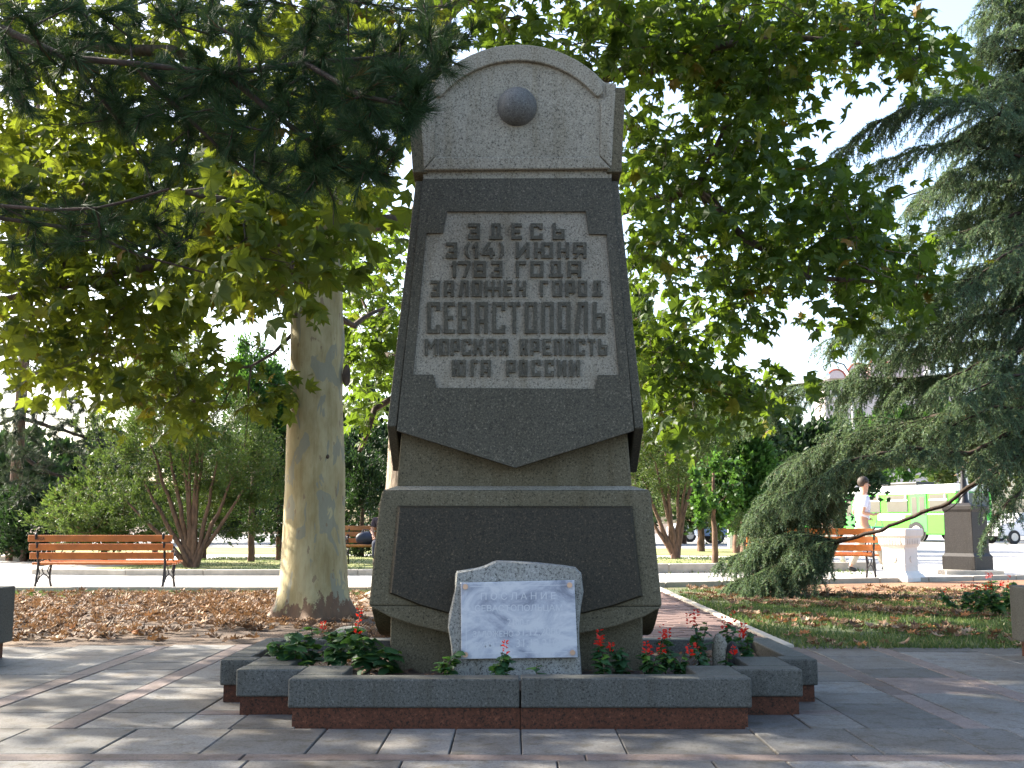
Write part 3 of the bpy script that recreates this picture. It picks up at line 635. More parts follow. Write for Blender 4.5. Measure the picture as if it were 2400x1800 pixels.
# raised letters
def glyph(ch, w_, h, t):
    m_ = h / 2; r_ = lambda a, b_, c_, d: [(a, b_), (c_, b_), (c_, d), (a, d)]; q = t * .5
    L = r_(0, 0, t, h); Rr = r_(w_ - t, 0, w_, h); Tp = r_(t, 0, w_, t); Bt = r_(t, h - t, w_, h)
    box = [L, r_(w_ - t, t, w_, h - t), Tp, Bt]
    D = {'Е': [L, Tp, r_(t, m_ - q, w_ * .85, m_ + q), Bt], 'С': [L, Tp, Bt, r_(w_ - t, t, w_, t + .15 * h), r_(w_ - t, h - t - .15 * h, w_, h - t)],
         'З': [r_(0, 0, w_, t), r_(w_ - t, t, w_, h - t), r_(.25 * w_, m_ - q, w_ - t, m_ + q), r_(0, h - t, w_, h), r_(0, h - t - .1 * h, t * .7, h - t)],
         'Д': [r_(.14 * w_, 0, .86 * w_, t), r_(.14 * w_, t, .14 * w_ + t, h - t), r_(.86 * w_ - t, t, .86 * w_, h - t), r_(0, h - t, w_, h)],
         'Ь': [L, r_(t, .36 * h, w_, .36 * h + t), r_(w_ - t, .36 * h + t, w_, h - t), Bt],
         '(': [r_(0, .25 * h, t * .9, .75 * h), [(0, .25 * h), (w_ - t * .6, 0), (w_, 0), (t * .9, .3 * h)], [(0, .75 * h), (t * .9, .7 * h), (w_, h), (w_ - t * .6, h)]],
         ')': [r_(w_ - t * .9, .25 * h, w_, .75 * h), [(w_, .25 * h), (w_ - t * .9, .3 * h), (0, 0), (t * .6, 0)], [(w_, .75 * h), (t * .6, h), (0, h), (w_ - t * .9, .7 * h)]],
         '1': [Rr, [(w_ - t, 0), (w_ - t, t * 1.2), (0, t * 1.8), (0, t)]], '4': [[(.45 * w_, 0), (.45 * w_ + t, 0), (t, .6 * h), (0, .6 * h)], r_(0, .6 * h, w_, .6 * h + t), r_(.6 * w_, .35 * h, .6 * w_ + t, .6 * h), r_(.6 * w_, .6 * h + t, .6 * w_ + t, h)],
         'И': [L, Rr, [(t, h - 2 * t), (w_ - t, 0), (w_ - t, 2 * t), (t, h)]], 'Ю': [L, r_(t, m_ - q, .36 * w_, m_ + q), r_(.36 * w_, 0, .36 * w_ + t, h), r_(w_ - t, t, w_, h - t), r_(.36 * w_ + t, 0, w_, t), r_(.36 * w_ + t, h - t, w_, h)],
         'Н': [L, Rr, r_(t, m_ - q, w_ - t, m_ + q)], 'Я': [Rr, r_(0, 0, w_ - t, t), r_(0, t, t, m_), r_(0, m_, w_ - t, m_ + t), [(.3 * w_, m_ + t), (.3 * w_ + t, m_ + t), (t, h), (0, h)]],
         '7': [r_(0, 0, w_, t), [(w_ - t, t), (w_, t), (.35 * w_ + t, h), (.35 * w_, h)]], '8': box + [r_(t, m_ - q, w_ - t, m_ + q)], 'В': box + [r_(t, m_ - q, w_ - t, m_ + q)],
         'Г': [L, Tp], 'О': box, 'А': [Rr, r_(t, 0, w_ - t, t), [(0, 0), (t, 0), (t, .55 * h), (t, h), (-.06 * w_, h), (0, .55 * h)], r_(t, .55 * h, w_ - t, .55 * h + t)],
         'Л': [Rr, r_(.2 * w_, 0, w_ - t, t), [(.2 * w_, t), (.2 * w_ + t, t), (t, h), (-.05 * w_, h)]], 'П': [L, r_(w_ - t, t, w_, h), Tp],
         'Ж': [r_(0, 0, t * .8, h), r_(w_ - t * .8, 0, w_, h), r_(w_ / 2 - t * .4, 0, w_ / 2 + t * .4, h), r_(t * .8, m_ - q, w_ / 2 - t * .4, m_ + q), r_(w_ / 2 + t * .4, m_ - q, w_ - t * .8, m_ + q)],
         'Р': [L, Tp, r_(w_ - t, t, w_, .58 * h), r_(t, .58 * h - t * .0, w_, .58 * h + t)], 'Т': [r_(0, 0, w_, t), r_(w_ / 2 - q, t, w_ / 2 + q, h)],
         'М': [L, Rr, [(t, 0), (w_ / 2, .38 * h), (w_ / 2, .38 * h + t * 1.5), (t, t * 1.4)], [(w_ - t, 0), (w_ - t, t * 1.4), (w_ / 2, .38 * h + t * 1.5), (w_ / 2, .38 * h)]],
         'К': [L, r_(t, m_ - q, w_ * .6, m_ + q), [(w_ - t, 0), (w_, 0), (w_ * .6 + t * .6, m_), (w_ * .6 - t * .3, m_)], [(w_ * .6 - t * .3, m_), (w_ * .6 + t * .6, m_), (w_, h), (w_ - t, h)]]}
    D['3'] = D['З']
    return D[ch]
LINES = [(378, 492, 'З665-752 Д820-915 Е978-1055 С1115-1205 Ь1275-1362', 1),
         (515, 628, '3508-588 (645-680 1700-740 4765-860 )890-925 И1010-1110 Ю1145-1280 Н1312-1395 Я1425-1520', 1),
         (650, 765, '1545-580 7595-685 8708-797 3835-915 Г1010-1085 О1115-1210 Д1248-1350 А1385-1482', 1),
         (790, 905, 'З398-462 А495-565 Л600-670 О695-765 Ж790-905 Е925-985 Н1012-1085 Г1185-1245 О1275-1345 Р1370-1435 О1460-1525 Д1560-1635', .9),
         (945, 1170, 'С372-465 Е492-570 В595-685 А722-810 С842-935 Т955-1045 О1075-1165 П1195-1285 О1315-1405 Л1438-1530 Ь1565-1655', 1.15),
         (1210, 1328, 'М355-445 О462-525 Р545-605 С625-690 К708-775 А800-870 Я892-958 К1040-1100 Р1118-1180 Е1205-1265 П1285-1345 О1367-1425 С1445-1510 Т1530-1585 Ь1605-1670', .85),
         (1362, 1480, 'Ю550-650 Г685-735 А758-830 Р942-1010 О1035-1095 С1125-1190 С1220-1285 И1310-1375 И1400-1472', .9)]
for y0, y1, s, tk in LINES:
    for tok in s.split():
        ch = tok[0]; a_, b_ = map(int, tok[1:].split('-')); mb = MB()
        for gi, poly in enumerate(glyph(ch, b_ - a_, y1 - y0, 24 * tk)):
            pts = fz([(a_ + x, y0 + y) for x, y in poly]); A = front(pts, SA, SBs, .0015 + gi * .0003); mb.prism(A, [Vector((p.x, p.y + .0158, p.z)) for p in A])
        mbuild(mb, 'letter', M['gr_dark'], 0)
# ------------------------------------------------------------------ memorial stone
YS = 5.62
ms = empty('memorial_stone', P(1210, 1590, YS), 0, 'small rough grey boulder slab carrying a white marble plaque before the stele', 'memorial stone'); ms.location.z = .15
so_ = ms.location.copy()
ol = [(1063, 1612), (1062, 1585), (1057, 1550), (1057, 1512), (1049, 1473), (1053, 1440), (1059, 1415), (1063, 1380), (1066, 1346), (1069, 1340), (1105, 1333), (1120, 1331), (1136, 1326), (1155, 1318), (1162, 1316), (1213, 1317), (1260, 1319), (1300, 1322), (1325, 1326), (1352, 1331), (1363, 1342), (1366, 1354), (1366, 1390), (1365, 1425), (1359, 1469), (1358, 1500), (1361, 1540), (1363, 1585), (1364, 1612)]
A = [P(x + rnd.uniform(-1.5, 1.5), y + rnd.uniform(-1, 1), YS) for x, y in ol]
bm = bmesh.new()
k = len(A); rings = []
cxs = sum(p.x for p in A) / k
for yo, sc_ in ((0, .975), (.02, .995), (.08, 1.0), (.15, .985), (.19, .95)):
    rings.append([bm.verts.new(((p.x - cxs) * sc_ + cxs - so_.x + rnd.gauss(0, .003), p.y + yo - so_.y + rnd.gauss(0, .002) * (yo > 0), (p.z - .45) * sc_ + .45 - so_.z + rnd.gauss(0, .002))) for p in A])
for i in range(4):
    for j in range(k): bm.faces.new((rings[i][j], rings[i][(j + 1) % k], rings[i + 1][(j + 1) % k], rings[i + 1][j]))
bm.faces.new(rings[0]); bm.faces.new(rings[-1][::-1]); bmesh.ops.recalc_face_normals(bm, faces=bm.faces)
me = bpy.data.meshes.new('stone'); bm.to_mesh(me); bm.free(); link('stone', me, M['gr_stone'], ms)
pq = [(1080, 1366), (1346, 1360), (1354, 1541), (1081, 1545)]; A = [P(x, y, YS - .03) - so_ for x, y in pq]
mb = MB(); mb.prism(A, [p + Vector((0, .022, 0)) for p in A]); plq = bevel(mb.build('plaque', M['marble'], ms), .002, 1)
for x, y in ((1091, 1375), (1335, 1371), (1342, 1529), (1091, 1534)):
    p = P(x, y, YS - .03) - so_; mb = MB(); mb.tube([p + Vector((0, .01, 0)), p + Vector((0, -.012, 0))], .0135, 14); mb.build('bolt', M['copper'], plq)
def ln(x0, y0, x1, y1, wd=1.0):
    mb = MB(); dx, dy = x1 - x0, y1 - y0; L = math.hypot(dx, dy); nx, ny = -dy / L * wd, dx / L * wd
    A = [P(x, y, YS - .0308) - so_ for x, y in ((x0 + nx, y0 + ny), (x1 + nx, y1 + ny), (x1 - nx, y1 - ny), (x0 - nx, y0 - ny))]; mb.prism(A, [p + Vector((0, .001, 0)) for p in A]); mb.build('engraved_line', M['engr'], plq)
ln(1102, 1375, 1328, 1371, .6); ln(1092, 1386, 1093, 1522, .6); ln(1104, 1534, 1330, 1527, .6)
def text(s, px0, py, px1, hpx, name='lettering', mat='engr', parent=None, origin=None, Y=YS - .0306, tilt=0, extr=.0004):
    cu = bpy.data.curves.new(name, 'FONT'); cu.body = s; cu.size = 1; cu.extrude = 0; cu.align_x = 'LEFT'; cu.resolution_u = 3
    o = bpy.data.objects.new(name, cu); col.objects.link(o); dg = bpy.context.evaluated_depsgraph_get(); me = bpy.data.meshes.new_from_object(o.evaluated_get(dg)); col.objects.unlink(o); bpy.data.objects.remove(o)
    vs = np.array([v.co for v in me.vertices]); x0, x1 = vs[:, 0].min(), vs[:, 0].max(); y0, y1 = vs[:, 1].min(), vs[:, 1].max()
    a = P(px0, py, Y); b_ = P(px1, py + tilt, Y); hh = (P(px0, py - hpx, Y) - a).z
    for v in me.vertices:
        u = (v.co.x - x0) / (x1 - x0); q = (v.co.y - y0) / (y1 - y0)
        v.co = a.lerp(b_, u) + Vector((0, 0, q * hh)) - origin
    me.materials.clear(); return link(name, me, M[mat], parent)
for s, x0, y0, x1, h, tl in (('П О С Л А Н И Е', 1127, 1406, 1302, 17, -1.5), ('СЕВАСТОПОЛЬЦАМ', 1113, 1436, 1318, 18, -1.5), ('2100 г.', 1189, 1467, 1245, 17, 0), ('ЗАЛОЖЕНО', 1108, 1493, 1203, 14, -1), ('31.12.2000', 1210, 1490, 1314, 19, -1), ('ВСКРЫТЬ', 1101, 1519, 1180, 14, -1), ('31.12.2100', 1210, 1517, 1320, 19, -1)):
    text(s, x0, y0, x1, h, parent=plq, origin=so_, tilt=tl)['kind'] = 'stuff'
# ------------------------------------------------------------------ side blocks at the frame edges
for x, y, lab, nm in ((-3.57, 7.3, 'grey granite block on red foot cut by the left edge of the photo', 0), (3.62, 7.4, 'grey granite block on red foot cut by the right edge of the photo', 1)):
    s = 1 if nm else -1; r = empty('granite_block', (x, y, 0), 0, lab, 'stone block')
    mb = MB(); mb.box(min(0, s * .9), max(0, s * .9), 0, .6, .11, .50); bevel(mb.build('block', M['gr_kerb'], r), .01)
    mb = MB(); mb.box(min(s * .05, s * .85), max(s * .05, s * .85), .04, .56, -.02, .108); mb.build('foot', M['gr_red'], r)
# ------------------------------------------------------------------ salvia plants and stones
leaf_mes = []
for k in range(6):
    V = OV_V.copy(); V[:, 2] += R.normal(0, .04, len(V)); me = npmesh('leaf', V, OV_T, np.full(len(V), (k / 5) ** 1.5), True); me.materials.append(M['l_salvia']); leaf_mes.append(me)
def salvia(px, py, Y, z0, hgt, wdt, nl, nfl, label, group, parts=True, ls=.10):
    b0 = P(px, py, Y); base = Vector((b0.x, Y, z0)); r = empty('salvia_plant', base, 0, label, 'flower plant', group)
    st = MB(); ns = max(1, nl // 8); tops = []
    pos = []; dr = []; nr = []; sz = []
    for i in range(ns):
        a = rnd.uniform(0, 6.28); d = rnd.uniform(.1, 1) * wdt * .5 if ns > 1 else 0; tp = Vector((math.cos(a) * d, math.sin(a) * d, hgt * rnd.uniform(.7, 1))); mid = tp * .5 + Vector((0, 0, .03))
        st.tube([(0, 0, -.01), mid, tp], [.004, .003, .002], 5); tops.append(tp)
        for j in range(max(4, int(2.3 * nl / ns)) if ns > 1 else nl):
            u = rnd.uniform(.25, 1); q = (mid * (1 - u) * 2 if u < .5 else mid.lerp(tp, (u - .5) * 2)); q = Vector((0, 0, 0)).lerp(tp, u)
            a2 = rnd.uniform(0, 6.28); pos.append(q); dr.append((math.cos(a2), math.sin(a2), rnd.uniform(-.7, .25))); nr.append((rnd.gauss(0, .3), rnd.gauss(0, .3), 1)); sz.append(ls * rnd.uniform(.6, 1.2) * (1.15 - .4 * u))
    st.build('stem', M['twig'], r)
    rot = frames(np.array(dr), np.array(nr))
    if parts:
        for i in range(len(pos)):
            o = link('leaf', rnd.choice(leaf_mes), None, r); o.matrix_local = Matrix.Translation(pos[i]) @ Matrix(rot[i].tolist()).to_4x4() @ Matrix.Scale(sz[i], 4)
    else:
        V, Fc, tt = scatter(OV_V, OV_T, np.array([tuple(p) for p in pos]), rot, np.array(sz), R.uniform(0, 1, len(pos))); link('foliage', npmesh('foliage', V, Fc, tt), M['l_salvia'], r)
    for i in range((nfl + 1) // 2 if hgt > .1 else nfl):
        tp = tops[i % len(tops)] + Vector((rnd.gauss(0, .03), rnd.gauss(0, .02), 0)); L = rnd.uniform(.03, .08); k = 18
        zz = R.uniform(-.01, L, k); a = R.uniform(0, 6.28, k); ps = np.c_[tp.x + np.cos(a) * .006, tp.y + np.sin(a) * .006, tp.z + zz]
        d = np.c_[np.cos(a), np.sin(a), R.uniform(-.2, .8, k)]; rt = frames(d, np.c_[-np.sin(a), np.cos(a), R.normal(0, .3, k) + .3])
        V, Fc, tt = scatter(TRI_V * [.45, 1, 1], TRI_T, ps, rt, R.uniform(.014, .03, k) * (1 - .4 * zz / L), R.uniform(0, 1, k)); link('flower_spike', npmesh('flower_spike', V, Fc, tt), M['petal'], r)
    return r
left_sp = [(690, 1545, 5.95, .24, .26, 26, 0, 'leafy salvia without flowers at the left corner of the planter'), (735, 1560, 6.1, .26, .28, 26, 0, 'salvia second from the left behind the planter corner stones'),
           (790, 1575, 6.05, .27, .28, 30, 1, 'salvia in front of the plane trunk with drooping dark leaves'), (828, 1560, 6.3, .27, .22, 24, 1, 'salvia with a red spike left beside the monument base corner'),
           (865, 1575, 5.95, .24, .26, 28, 2, 'salvia with one red spike just left of the monument plinth'), (800, 1600, 5.75, .09, .12, 10, 0, 'low bright green seedling behind the planter front stone'),
           (905, 1590, 6.0 - .12, .16, .18, 16, 0, 'small salvia against the left edge of the plinth')]
for px, py, Y, h, wd, nl, nf, lab in left_sp: salvia(px, py, Y, .15, h, wd, nl, nf, lab, 'salvia plants left of the monument')
for px, Y, h, wd, nl, nf, lab in ((1040, 5.55, .16, .14, 18, 0, 'small salvia at the left foot of the memorial stone'), (1167, 5.47, .20, .10, 20, 1, 'thin upright salvia with one red spike before the marble plaque'), (1258, 5.47, .14, .05, 8, 0, 'single-stemmed seedling before the right part of the plaque')):
    salvia(px, 1580, Y, .15, h, wd, nl, nf, lab, 'young salvias before the memorial stone', ls=.07)
rs = [(1420, 5.62, .20, .2, 22, 3, 'salvia nearest the memorial stone in the right bed'), (1465, 5.7, .19, .22, 24, 4, 'salvia with tall red spikes before the plinth edge'), (1520, 5.66, .17, .22, 24, 3, 'salvia with a drooping red spike near the front stone'),
      (1560, 5.85, .24, .2, 22, 4, 'salvia right of the monument base, tall pale stem'), (1590, 5.75, .15, .2, 22, 3, 'low salvia behind the front stone, red heads'), (1640, 6.1, .27, .2, 24, 3, 'tall salvia left of the pale rock'),
      (1650, 5.85, .15, .16, 18, 2, 'low salvia in front of the pale rock'), (1700, 6.35, .27, .2, 22, 3, 'salvia at the back of the right bed behind the rocks'), (1745, 6.2, .22, .18, 20, 3, 'salvia right of the dark rock by the inner stone'), (1705, 5.95, .13, .14, 12, 2, 'low red salvia in the corner of the step stones')]
for px, Y, h, wd, nl, nf, lab in rs: salvia(px, 1560, Y, .15, h, wd, nl, nf, lab, 'red salvias right of the monument', ls=.065)
for px, Y, h, lab in ((2250, 11.9, .24, 'leftmost red salvia of the bed beside the right block'), (2285, 11.4, .30, 'salvia with red heads in the middle of the right-hand bed'), (2310, 12.2, .36, 'tallest salvia at the back of the right-hand bed'), (2340, 11.3, .30, 'bushy salvia just left of the right block'), (2365, 11.9, .34, 'salvia half hidden behind the right block')):
    salvia(px, 1420, Y, 0, h, .42, 46, 5, lab, 'salvias in the bed at the right edge', parts=False, ls=.09)
def rock(name, loc, s, mat, lab, seed):
    rr = random.Random(seed); bm = bmesh.new(); bmesh.ops.create_icosphere(bm, subdivisions=3, radius=1)
    for v in bm.verts:
        k_ = 1 + .18 * math.sin(v.co.x * 3 + seed) * math.cos(v.co.y * 2.5 + seed * 2) + rr.gauss(0, .02); v.co = Vector((v.co.x * s[0], v.co.y * s[1], v.co.z * s[2])) * k_
    me = bpy.data.meshes.new(name); bm.to_mesh(me); bm.free(); me.polygons.foreach_set('use_smooth', [True] * len(me.polygons)); o = link(name, me, mat); o.location = loc; return tag(o, lab, 'rock')
rock('rock', (P(1690, 1530, 6.15).x, 6.15, .22), (.05, .05, .11), M['gr_field'], 'pale upright rock among the red salvias', 3)
rock('rock', (P(1718, 1530, 6.1).x, 6.1, .20), (.05, .05, .09), M['darkstone'], 'dark rounded rock beside the pale rock in the right bed', 5)
rock('rock', (P(822, 1440, 6.75).x, 6.75, .27), (.09, .06, .06), M['gr_stone'], 'grey rock behind the left salvias beside the plane trunk foot', 8)
# ------------------------------------------------------------------ benches
def bench(loc, rz, label, wood, L=2.0):
    r = empty('park_bench', loc, rz, label, 'bench', 'slatted park benches')
    for i, (z, y) in enumerate(((.80, -.10), (.665, -.06), (.53, -.02))):
        mb = MB(); mb.box(-L / 2, L / 2, y - .016, y + .016, z - .052, z + .052); o = bevel(mb.build('back_slat', wood, r), .005, 1)
    for i, (y, z) in enumerate(((.04, .405), (.14, .40), (.24, .405), (.34, .415), (.44, .43))):
        mb = MB(); mb.box(-L / 2 + .02, L / 2 - .02, y - .036, y + .036, z - .016, z + .016); bevel(mb.build('seat_slat', wood, r), .005, 1)
    for s in (-1, 1):
        x = s * (L / 2 - .12); mb = MB()
        tb = lambda pts, rd=.016: mb.tube([(x, a, b_) for a, b_ in pts], rd, 6)
        tb([(-.13, .88), (-.125, .86), (-.07, .70), (-.03, .52), (.0, .40), (-.03, .25), (-.06, .10), (-.10, 0)], [.012, .02, .018, .018, .02, .018, .018, .02])
        tb([(.0, .385), (.12, .375), (.25, .38), (.40, .39), (.47, .41)]); tb([(.42, .39), (.38, .25), (.40, .12), (.46, 0)], [.02, .018, .016, .02])
        tb([(-.02, .12), (.06, .20), (.18, .24), (.30, .20), (.39, .14)], .012); tb([(.18, .24), (.12, .32), (.18, .37), (.24, .32), (.18, .24)], .010)
        tb([(-.045, .63), (.08, .66), (.22, .64), (.36, .62), (.43, .60), (.45, .55), (.41, .52), (.38, .55)], .014); tb([(.38, .55), (.33, .46), (.40, .42)], .012)
        tb([(.02, .5), (.09, .6), (.17, .52), (.11, .45), (.05, .5)], .009); tb([(.17, .52), (.26, .6), (.33, .52)], .009); tb([(.0, .12), (.05, .25), (.0, .36)], .009); tb([(.38, .2), (.3, .28), (.36, .36)], .009)
        mb.build('end_frame', M['iron'], r, True)
        for z, y in ((.80, -.10), (.665, -.06), (.53, -.02)):
            b2 = MB(); b2.tube([(x + .0, y - .014, z), (x, y - .03, z)], .014, 8); b2.build('bolt', M['iron'], r)
    return r
g = G(228, 1384); bench((g.x, g.y + .12, 0), math.radians(-1), 'varnished orange bench seen from behind at the left edge of the promenade', M['wood'], 2.06)
g = G(1912, 1359); b2 = bench((g.x, g.y + .1, 0), math.radians(-2), 'orange bench partly hidden by the low cedar branch, next to the white pedestal', M['wood'], 2.25)
bench((P(905, 1300, 24).x, 24.3, .03), math.radians(180), 'far bench facing the camera between plane trunk and monument', M['wood2'], 2.0)
b1 = bpy.data.objects['park_bench']; b1.scale.z = .91; g = b1.location.copy(); sc_t = text('NEGA', 82, 1266, 104, 7, 'scribble', 'black', b1, g, g.y - .120)
for v in sc_t.data.vertices: v.co.z /= .91
# ------------------------------------------------------------------ people
def skin_mesh(name, verts, edges, rad, mat, parent, root=0, sub=2):
    me = bpy.data.meshes.new(name); me.from_pydata(verts, edges, []); me.update(); o = bpy.data.objects.new(name, me); col.objects.link(o)
    sm = o.modifiers.new('skin', 'SKIN'); sm.use_smooth_shade = True
    for i, v in enumerate(me.skin_vertices[0].data):
        rr = rad[i]; v.radius = (rr, rr) if not isinstance(rr, tuple) else rr; v.use_root = (i == root)
    s2 = o.modifiers.new('sub', 'SUBSURF'); s2.levels = sub; s2.render_levels = sub
    dg = bpy.context.evaluated_depsgraph_get(); dg.update(); m2 = bpy.data.meshes.new_from_object(o.evaluated_get(dg)); col.objects.unlink(o); bpy.data.objects.remove(o)
    return link(name, m2, mat, parent)
def person(loc, rz, J, label, shirt, trous, hairm, sleeve=.55, skirt=False):
    r = empty('person', loc, rz, label, 'person')
    names = list(J.keys()); iv = {k: i for i, k in enumerate(names)}; V = [J[k] for k in names]
    E = [('pel', 'spine'), ('spine', 'chest'), ('chest', 'neck'), ('neck', 'chin'), ('chin', 'head'), ('head', 'crown')]
    for s in 'LR': E += [('chest', 'sh' + s), ('sh' + s, 'el' + s), ('el' + s, 'wr' + s), ('wr' + s, 'ha' + s), ('pel', 'hip' + s), ('hip' + s, 'kn' + s), ('kn' + s, 'an' + s), ('an' + s, 'to' + s)]
    rd = {'pel': .13, 'spine': .12, 'chest': .14, 'neck': .055, 'chin': .07, 'head': .095, 'crown': .075, 'sh': .055, 'el': .042, 'wr': .028, 'ha': .035, 'hip': .09, 'kn': .058, 'an': .04, 'to': .035}
    radf = lambda k: rd.get(k, rd.get(k[:-1], .05))
    bd = skin_mesh('body', V, [(iv[a], iv[b_]) for a, b_ in E], [radf(k) for k in names], M['skin'], r, iv['pel'])
    for s in 'LR':      # fingers
        a = Vector(J['wr' + s]); h = Vector(J['ha' + s]); d = (h - a).normalized(); sd = d.cross(Vector((0, 1, 0))).normalized(); mb = MB()
        for k in range(4):
            p = h + sd * (.012 * (k - 1.5)); mb.tube([p, p + d * (.05 + .01 * (k in (1, 2))), p + d * .075 + Vector((0, .01, -.015))], [.008, .007, .005], 5)
        mb.tube([h - d * .02 + sd * .03, h + d * .02 + sd * .05], [.01, .007], 5); mb.build('fingers', M['skin'], bd, True)
    def lerp(a, b_, t): return tuple(np.array(J[a]) * (1 - t) + np.array(J[b_]) * t)
    vs = [J['pel'], J['spine'], J['chest'], lerp('chest', 'neck', .6)]; es = [(0, 1), (1, 2), (2, 3)]; rs_ = [.15, .145, .16, .07]
    for s in 'LR':
        k = len(vs); vs += [J['sh' + s], lerp('sh' + s, 'el' + s, sleeve), lerp('sh' + s, 'el' + s, sleeve + .12)]; es += [(2, k), (k, k + 1), (k + 1, k + 2)]; rs_ += [.075, .068, .07]
    skin_mesh('shirt', vs, es, rs_, shirt, r, 0)
    vs = [lerp('pel', 'spine', .3), J['pel']]; es = [(0, 1)]; rs_ = [.14, .145]
    for s in 'LR':
        k = len(vs); vs += [J['hip' + s], J['kn' + s], lerp('kn' + s, 'an' + s, .92)]; es += [(1, k), (k, k + 1), (k + 1, k + 2)]; rs_ += [.11, .078, .07]
    skin_mesh('trousers', vs, es, rs_, trous, r, 1)
    for s in 'LR':
        a = Vector(J['an' + s]); t = Vector(J['to' + s]); d = (t - a); mb = MB(); mb.tube([a - d * .35 + Vector((0, 0, -.03)), a + Vector((0, 0, -.03)), a + d * .8 + Vector((0, 0, -.01)), t + d * .25], [.03, .05, .045, .02], 8); mb.build('shoe', M['black'], r, True)
    bm = bmesh.new(); bmesh.ops.create_uvsphere(bm, u_segments=14, v_segments=10, radius=.112)
    hc = (Vector(J['head']) + Vector(J['crown'])) / 2
    for v in bm.verts:
        if v.co.z < -.02 and v.co.y > 0: v.co.z = -.02
    me = bpy.data.meshes.new('hair'); bm.to_mesh(me); bm.free(); o = link('hair', me, hairm, r); o.location = hc + Vector((0, -.012, .02)); me.polygons.foreach_set('use_smooth', [True] * len(me.polygons))
    # face: nose, ears, eyes
    mb = MB(); hd = Vector(J['head']); mb.tube([hd + Vector((0, .085, .01)), hd + Vector((0, .115, -.02))], [.008, .014], 6); mb.tube([hd + Vector((-.098, -.01, 0)), hd + Vector((-.105, 0, -.03))], [.02, .012], 6); mb.tube([hd + Vector((.098, -.01, 0)), hd + Vector((.105, 0, -.03))], [.02, .012], 6)
    mb.build('nose_and_ears', M['skin'], bd, True)
    mb = MB(); [mb.tube([hd + Vector((s * .035, .085, .015)), hd + Vector((s * .035, .094, .015))], .01, 6) for s in (-1, 1)]; mb.tube([hd + Vector((-.022, .092, -.045)), hd + Vector((.022, .092, -.045))], .005, 5); mb.build('eyes_and_mouth', M['hair'], bd)
    return r
# local +y = facing direction
walk = dict(pel=(0, 0, .95), spine=(0, .01, 1.10), chest=(0, .03, 1.34), neck=(0, .04, 1.52), chin=(0, .07, 1.60), head=(0, .065, 1.68), crown=(0, .05, 1.75),
            shL=(-.19, .03, 1.42), elL=(-.22, -.10, 1.16), wrL=(-.20, .10, 1.02), haL=(-.19, .18, 1.02), shR=(.19, .03, 1.42), elR=(.23, -.06, 1.14), wrR=(.20, .16, 1.10), haR=(.19, .24, 1.12),
            hipL=(-.10, 0, .90), knL=(-.10, -.02, .50), anL=(-.10, -.24, .11), toL=(-.10, -.14, .05), hipR=(.10, 0, .90), knR=(.10, .22, .52), anR=(.10, .36, .12), toR=(.10, .50, .12))
mp_ = G(2026, 1342); person((mp_.x, mp_.y, 0), math.radians(-90), walk, 'man in white short-sleeved shirt and beige trousers walking right behind the cedar branch', M['shirt'], M['trouser'], M['hair'])
walk2 = dict(walk); walk2['elR'] = (.22, .0, 1.15); walk2['wrR'] = (.22, .08, .92); walk2['haR'] = (.22, .12, .84)
p2 = G(1985, 1337); person((p2.x - .25, p2.y + .5, 0), math.radians(-90), walk2, 'person in white top walking behind the man, mostly hidden by cedar needles', M['shirt'], M['white'], M['hair']).scale = (.93,) * 3
sit = dict(pel=(0, 0, .50), spine=(0, -.02, .68), chest=(0, 0, .92), neck=(0, .02, 1.09), chin=(0, .05, 1.17), head=(0, .045, 1.25), crown=(0, .03, 1.32),
           shL=(-.19, .0, 1.0), elL=(-.25, .05, .74), wrL=(-.18, .27, .62), haL=(-.16, .34, .60), shR=(.19, 0, 1.0), elR=(.25, .05, .74), wrR=(.18, .27, .62), haR=(.16, .34, .60),
           hipL=(-.10, .03, .50), knL=(-.12, .46, .50), anL=(-.12, .44, .11), toL=(-.12, .56, .05), hipR=(.10, .03, .50), knR=(.12, .46, .50), anR=(.12, .44, .11), toR=(.12, .56, .05))
xp = P(893, 1300, 24).x; person((xp + .02, 24.18, .02), math.radians(180), sit, 'person in dark t-shirt seated on the far bench, almost hidden by the monument', M['tee'], M['denim'], M['hair'])
bgp = P(858, 1290, 24.0); o = rock('shoulder_bag', (bgp.x - .02, 24.0, .60), (.20, .10, .15), M['bag'], 'dark blue bag lying on the far bench beside the seated person', 4); o['category'] = 'bag'; 
mb = MB(); mb.tube([(-.1, 0, .1), (-.05, -.02, .2), (.06, -.02, .2), (.12, 0, .1)], .008, 6); mb.build('strap', M['bag'], o)
hb = MB(); g_ = Vector((mp_.x + .24, mp_.y - .24, .0)); hb.prism([(-.13, -.03, .55), (.13, -.03, .55), (.15, -.03, .88), (-.15, -.03, .88)], [(-.13, .03, .55), (.13, .03, .55), (.15, .03, .88), (-.15, .03, .88)]); hb.tube([(-.08, 0, .88), (-.03, 0, 1.02), (.03, 0, 1.02), (.08, 0, .88)], .006, 5)
o = hb.build('carrier_bag', M['bagg']); o.location = g_; tag(o, 'green carrier bag held by the walking man', 'bag')
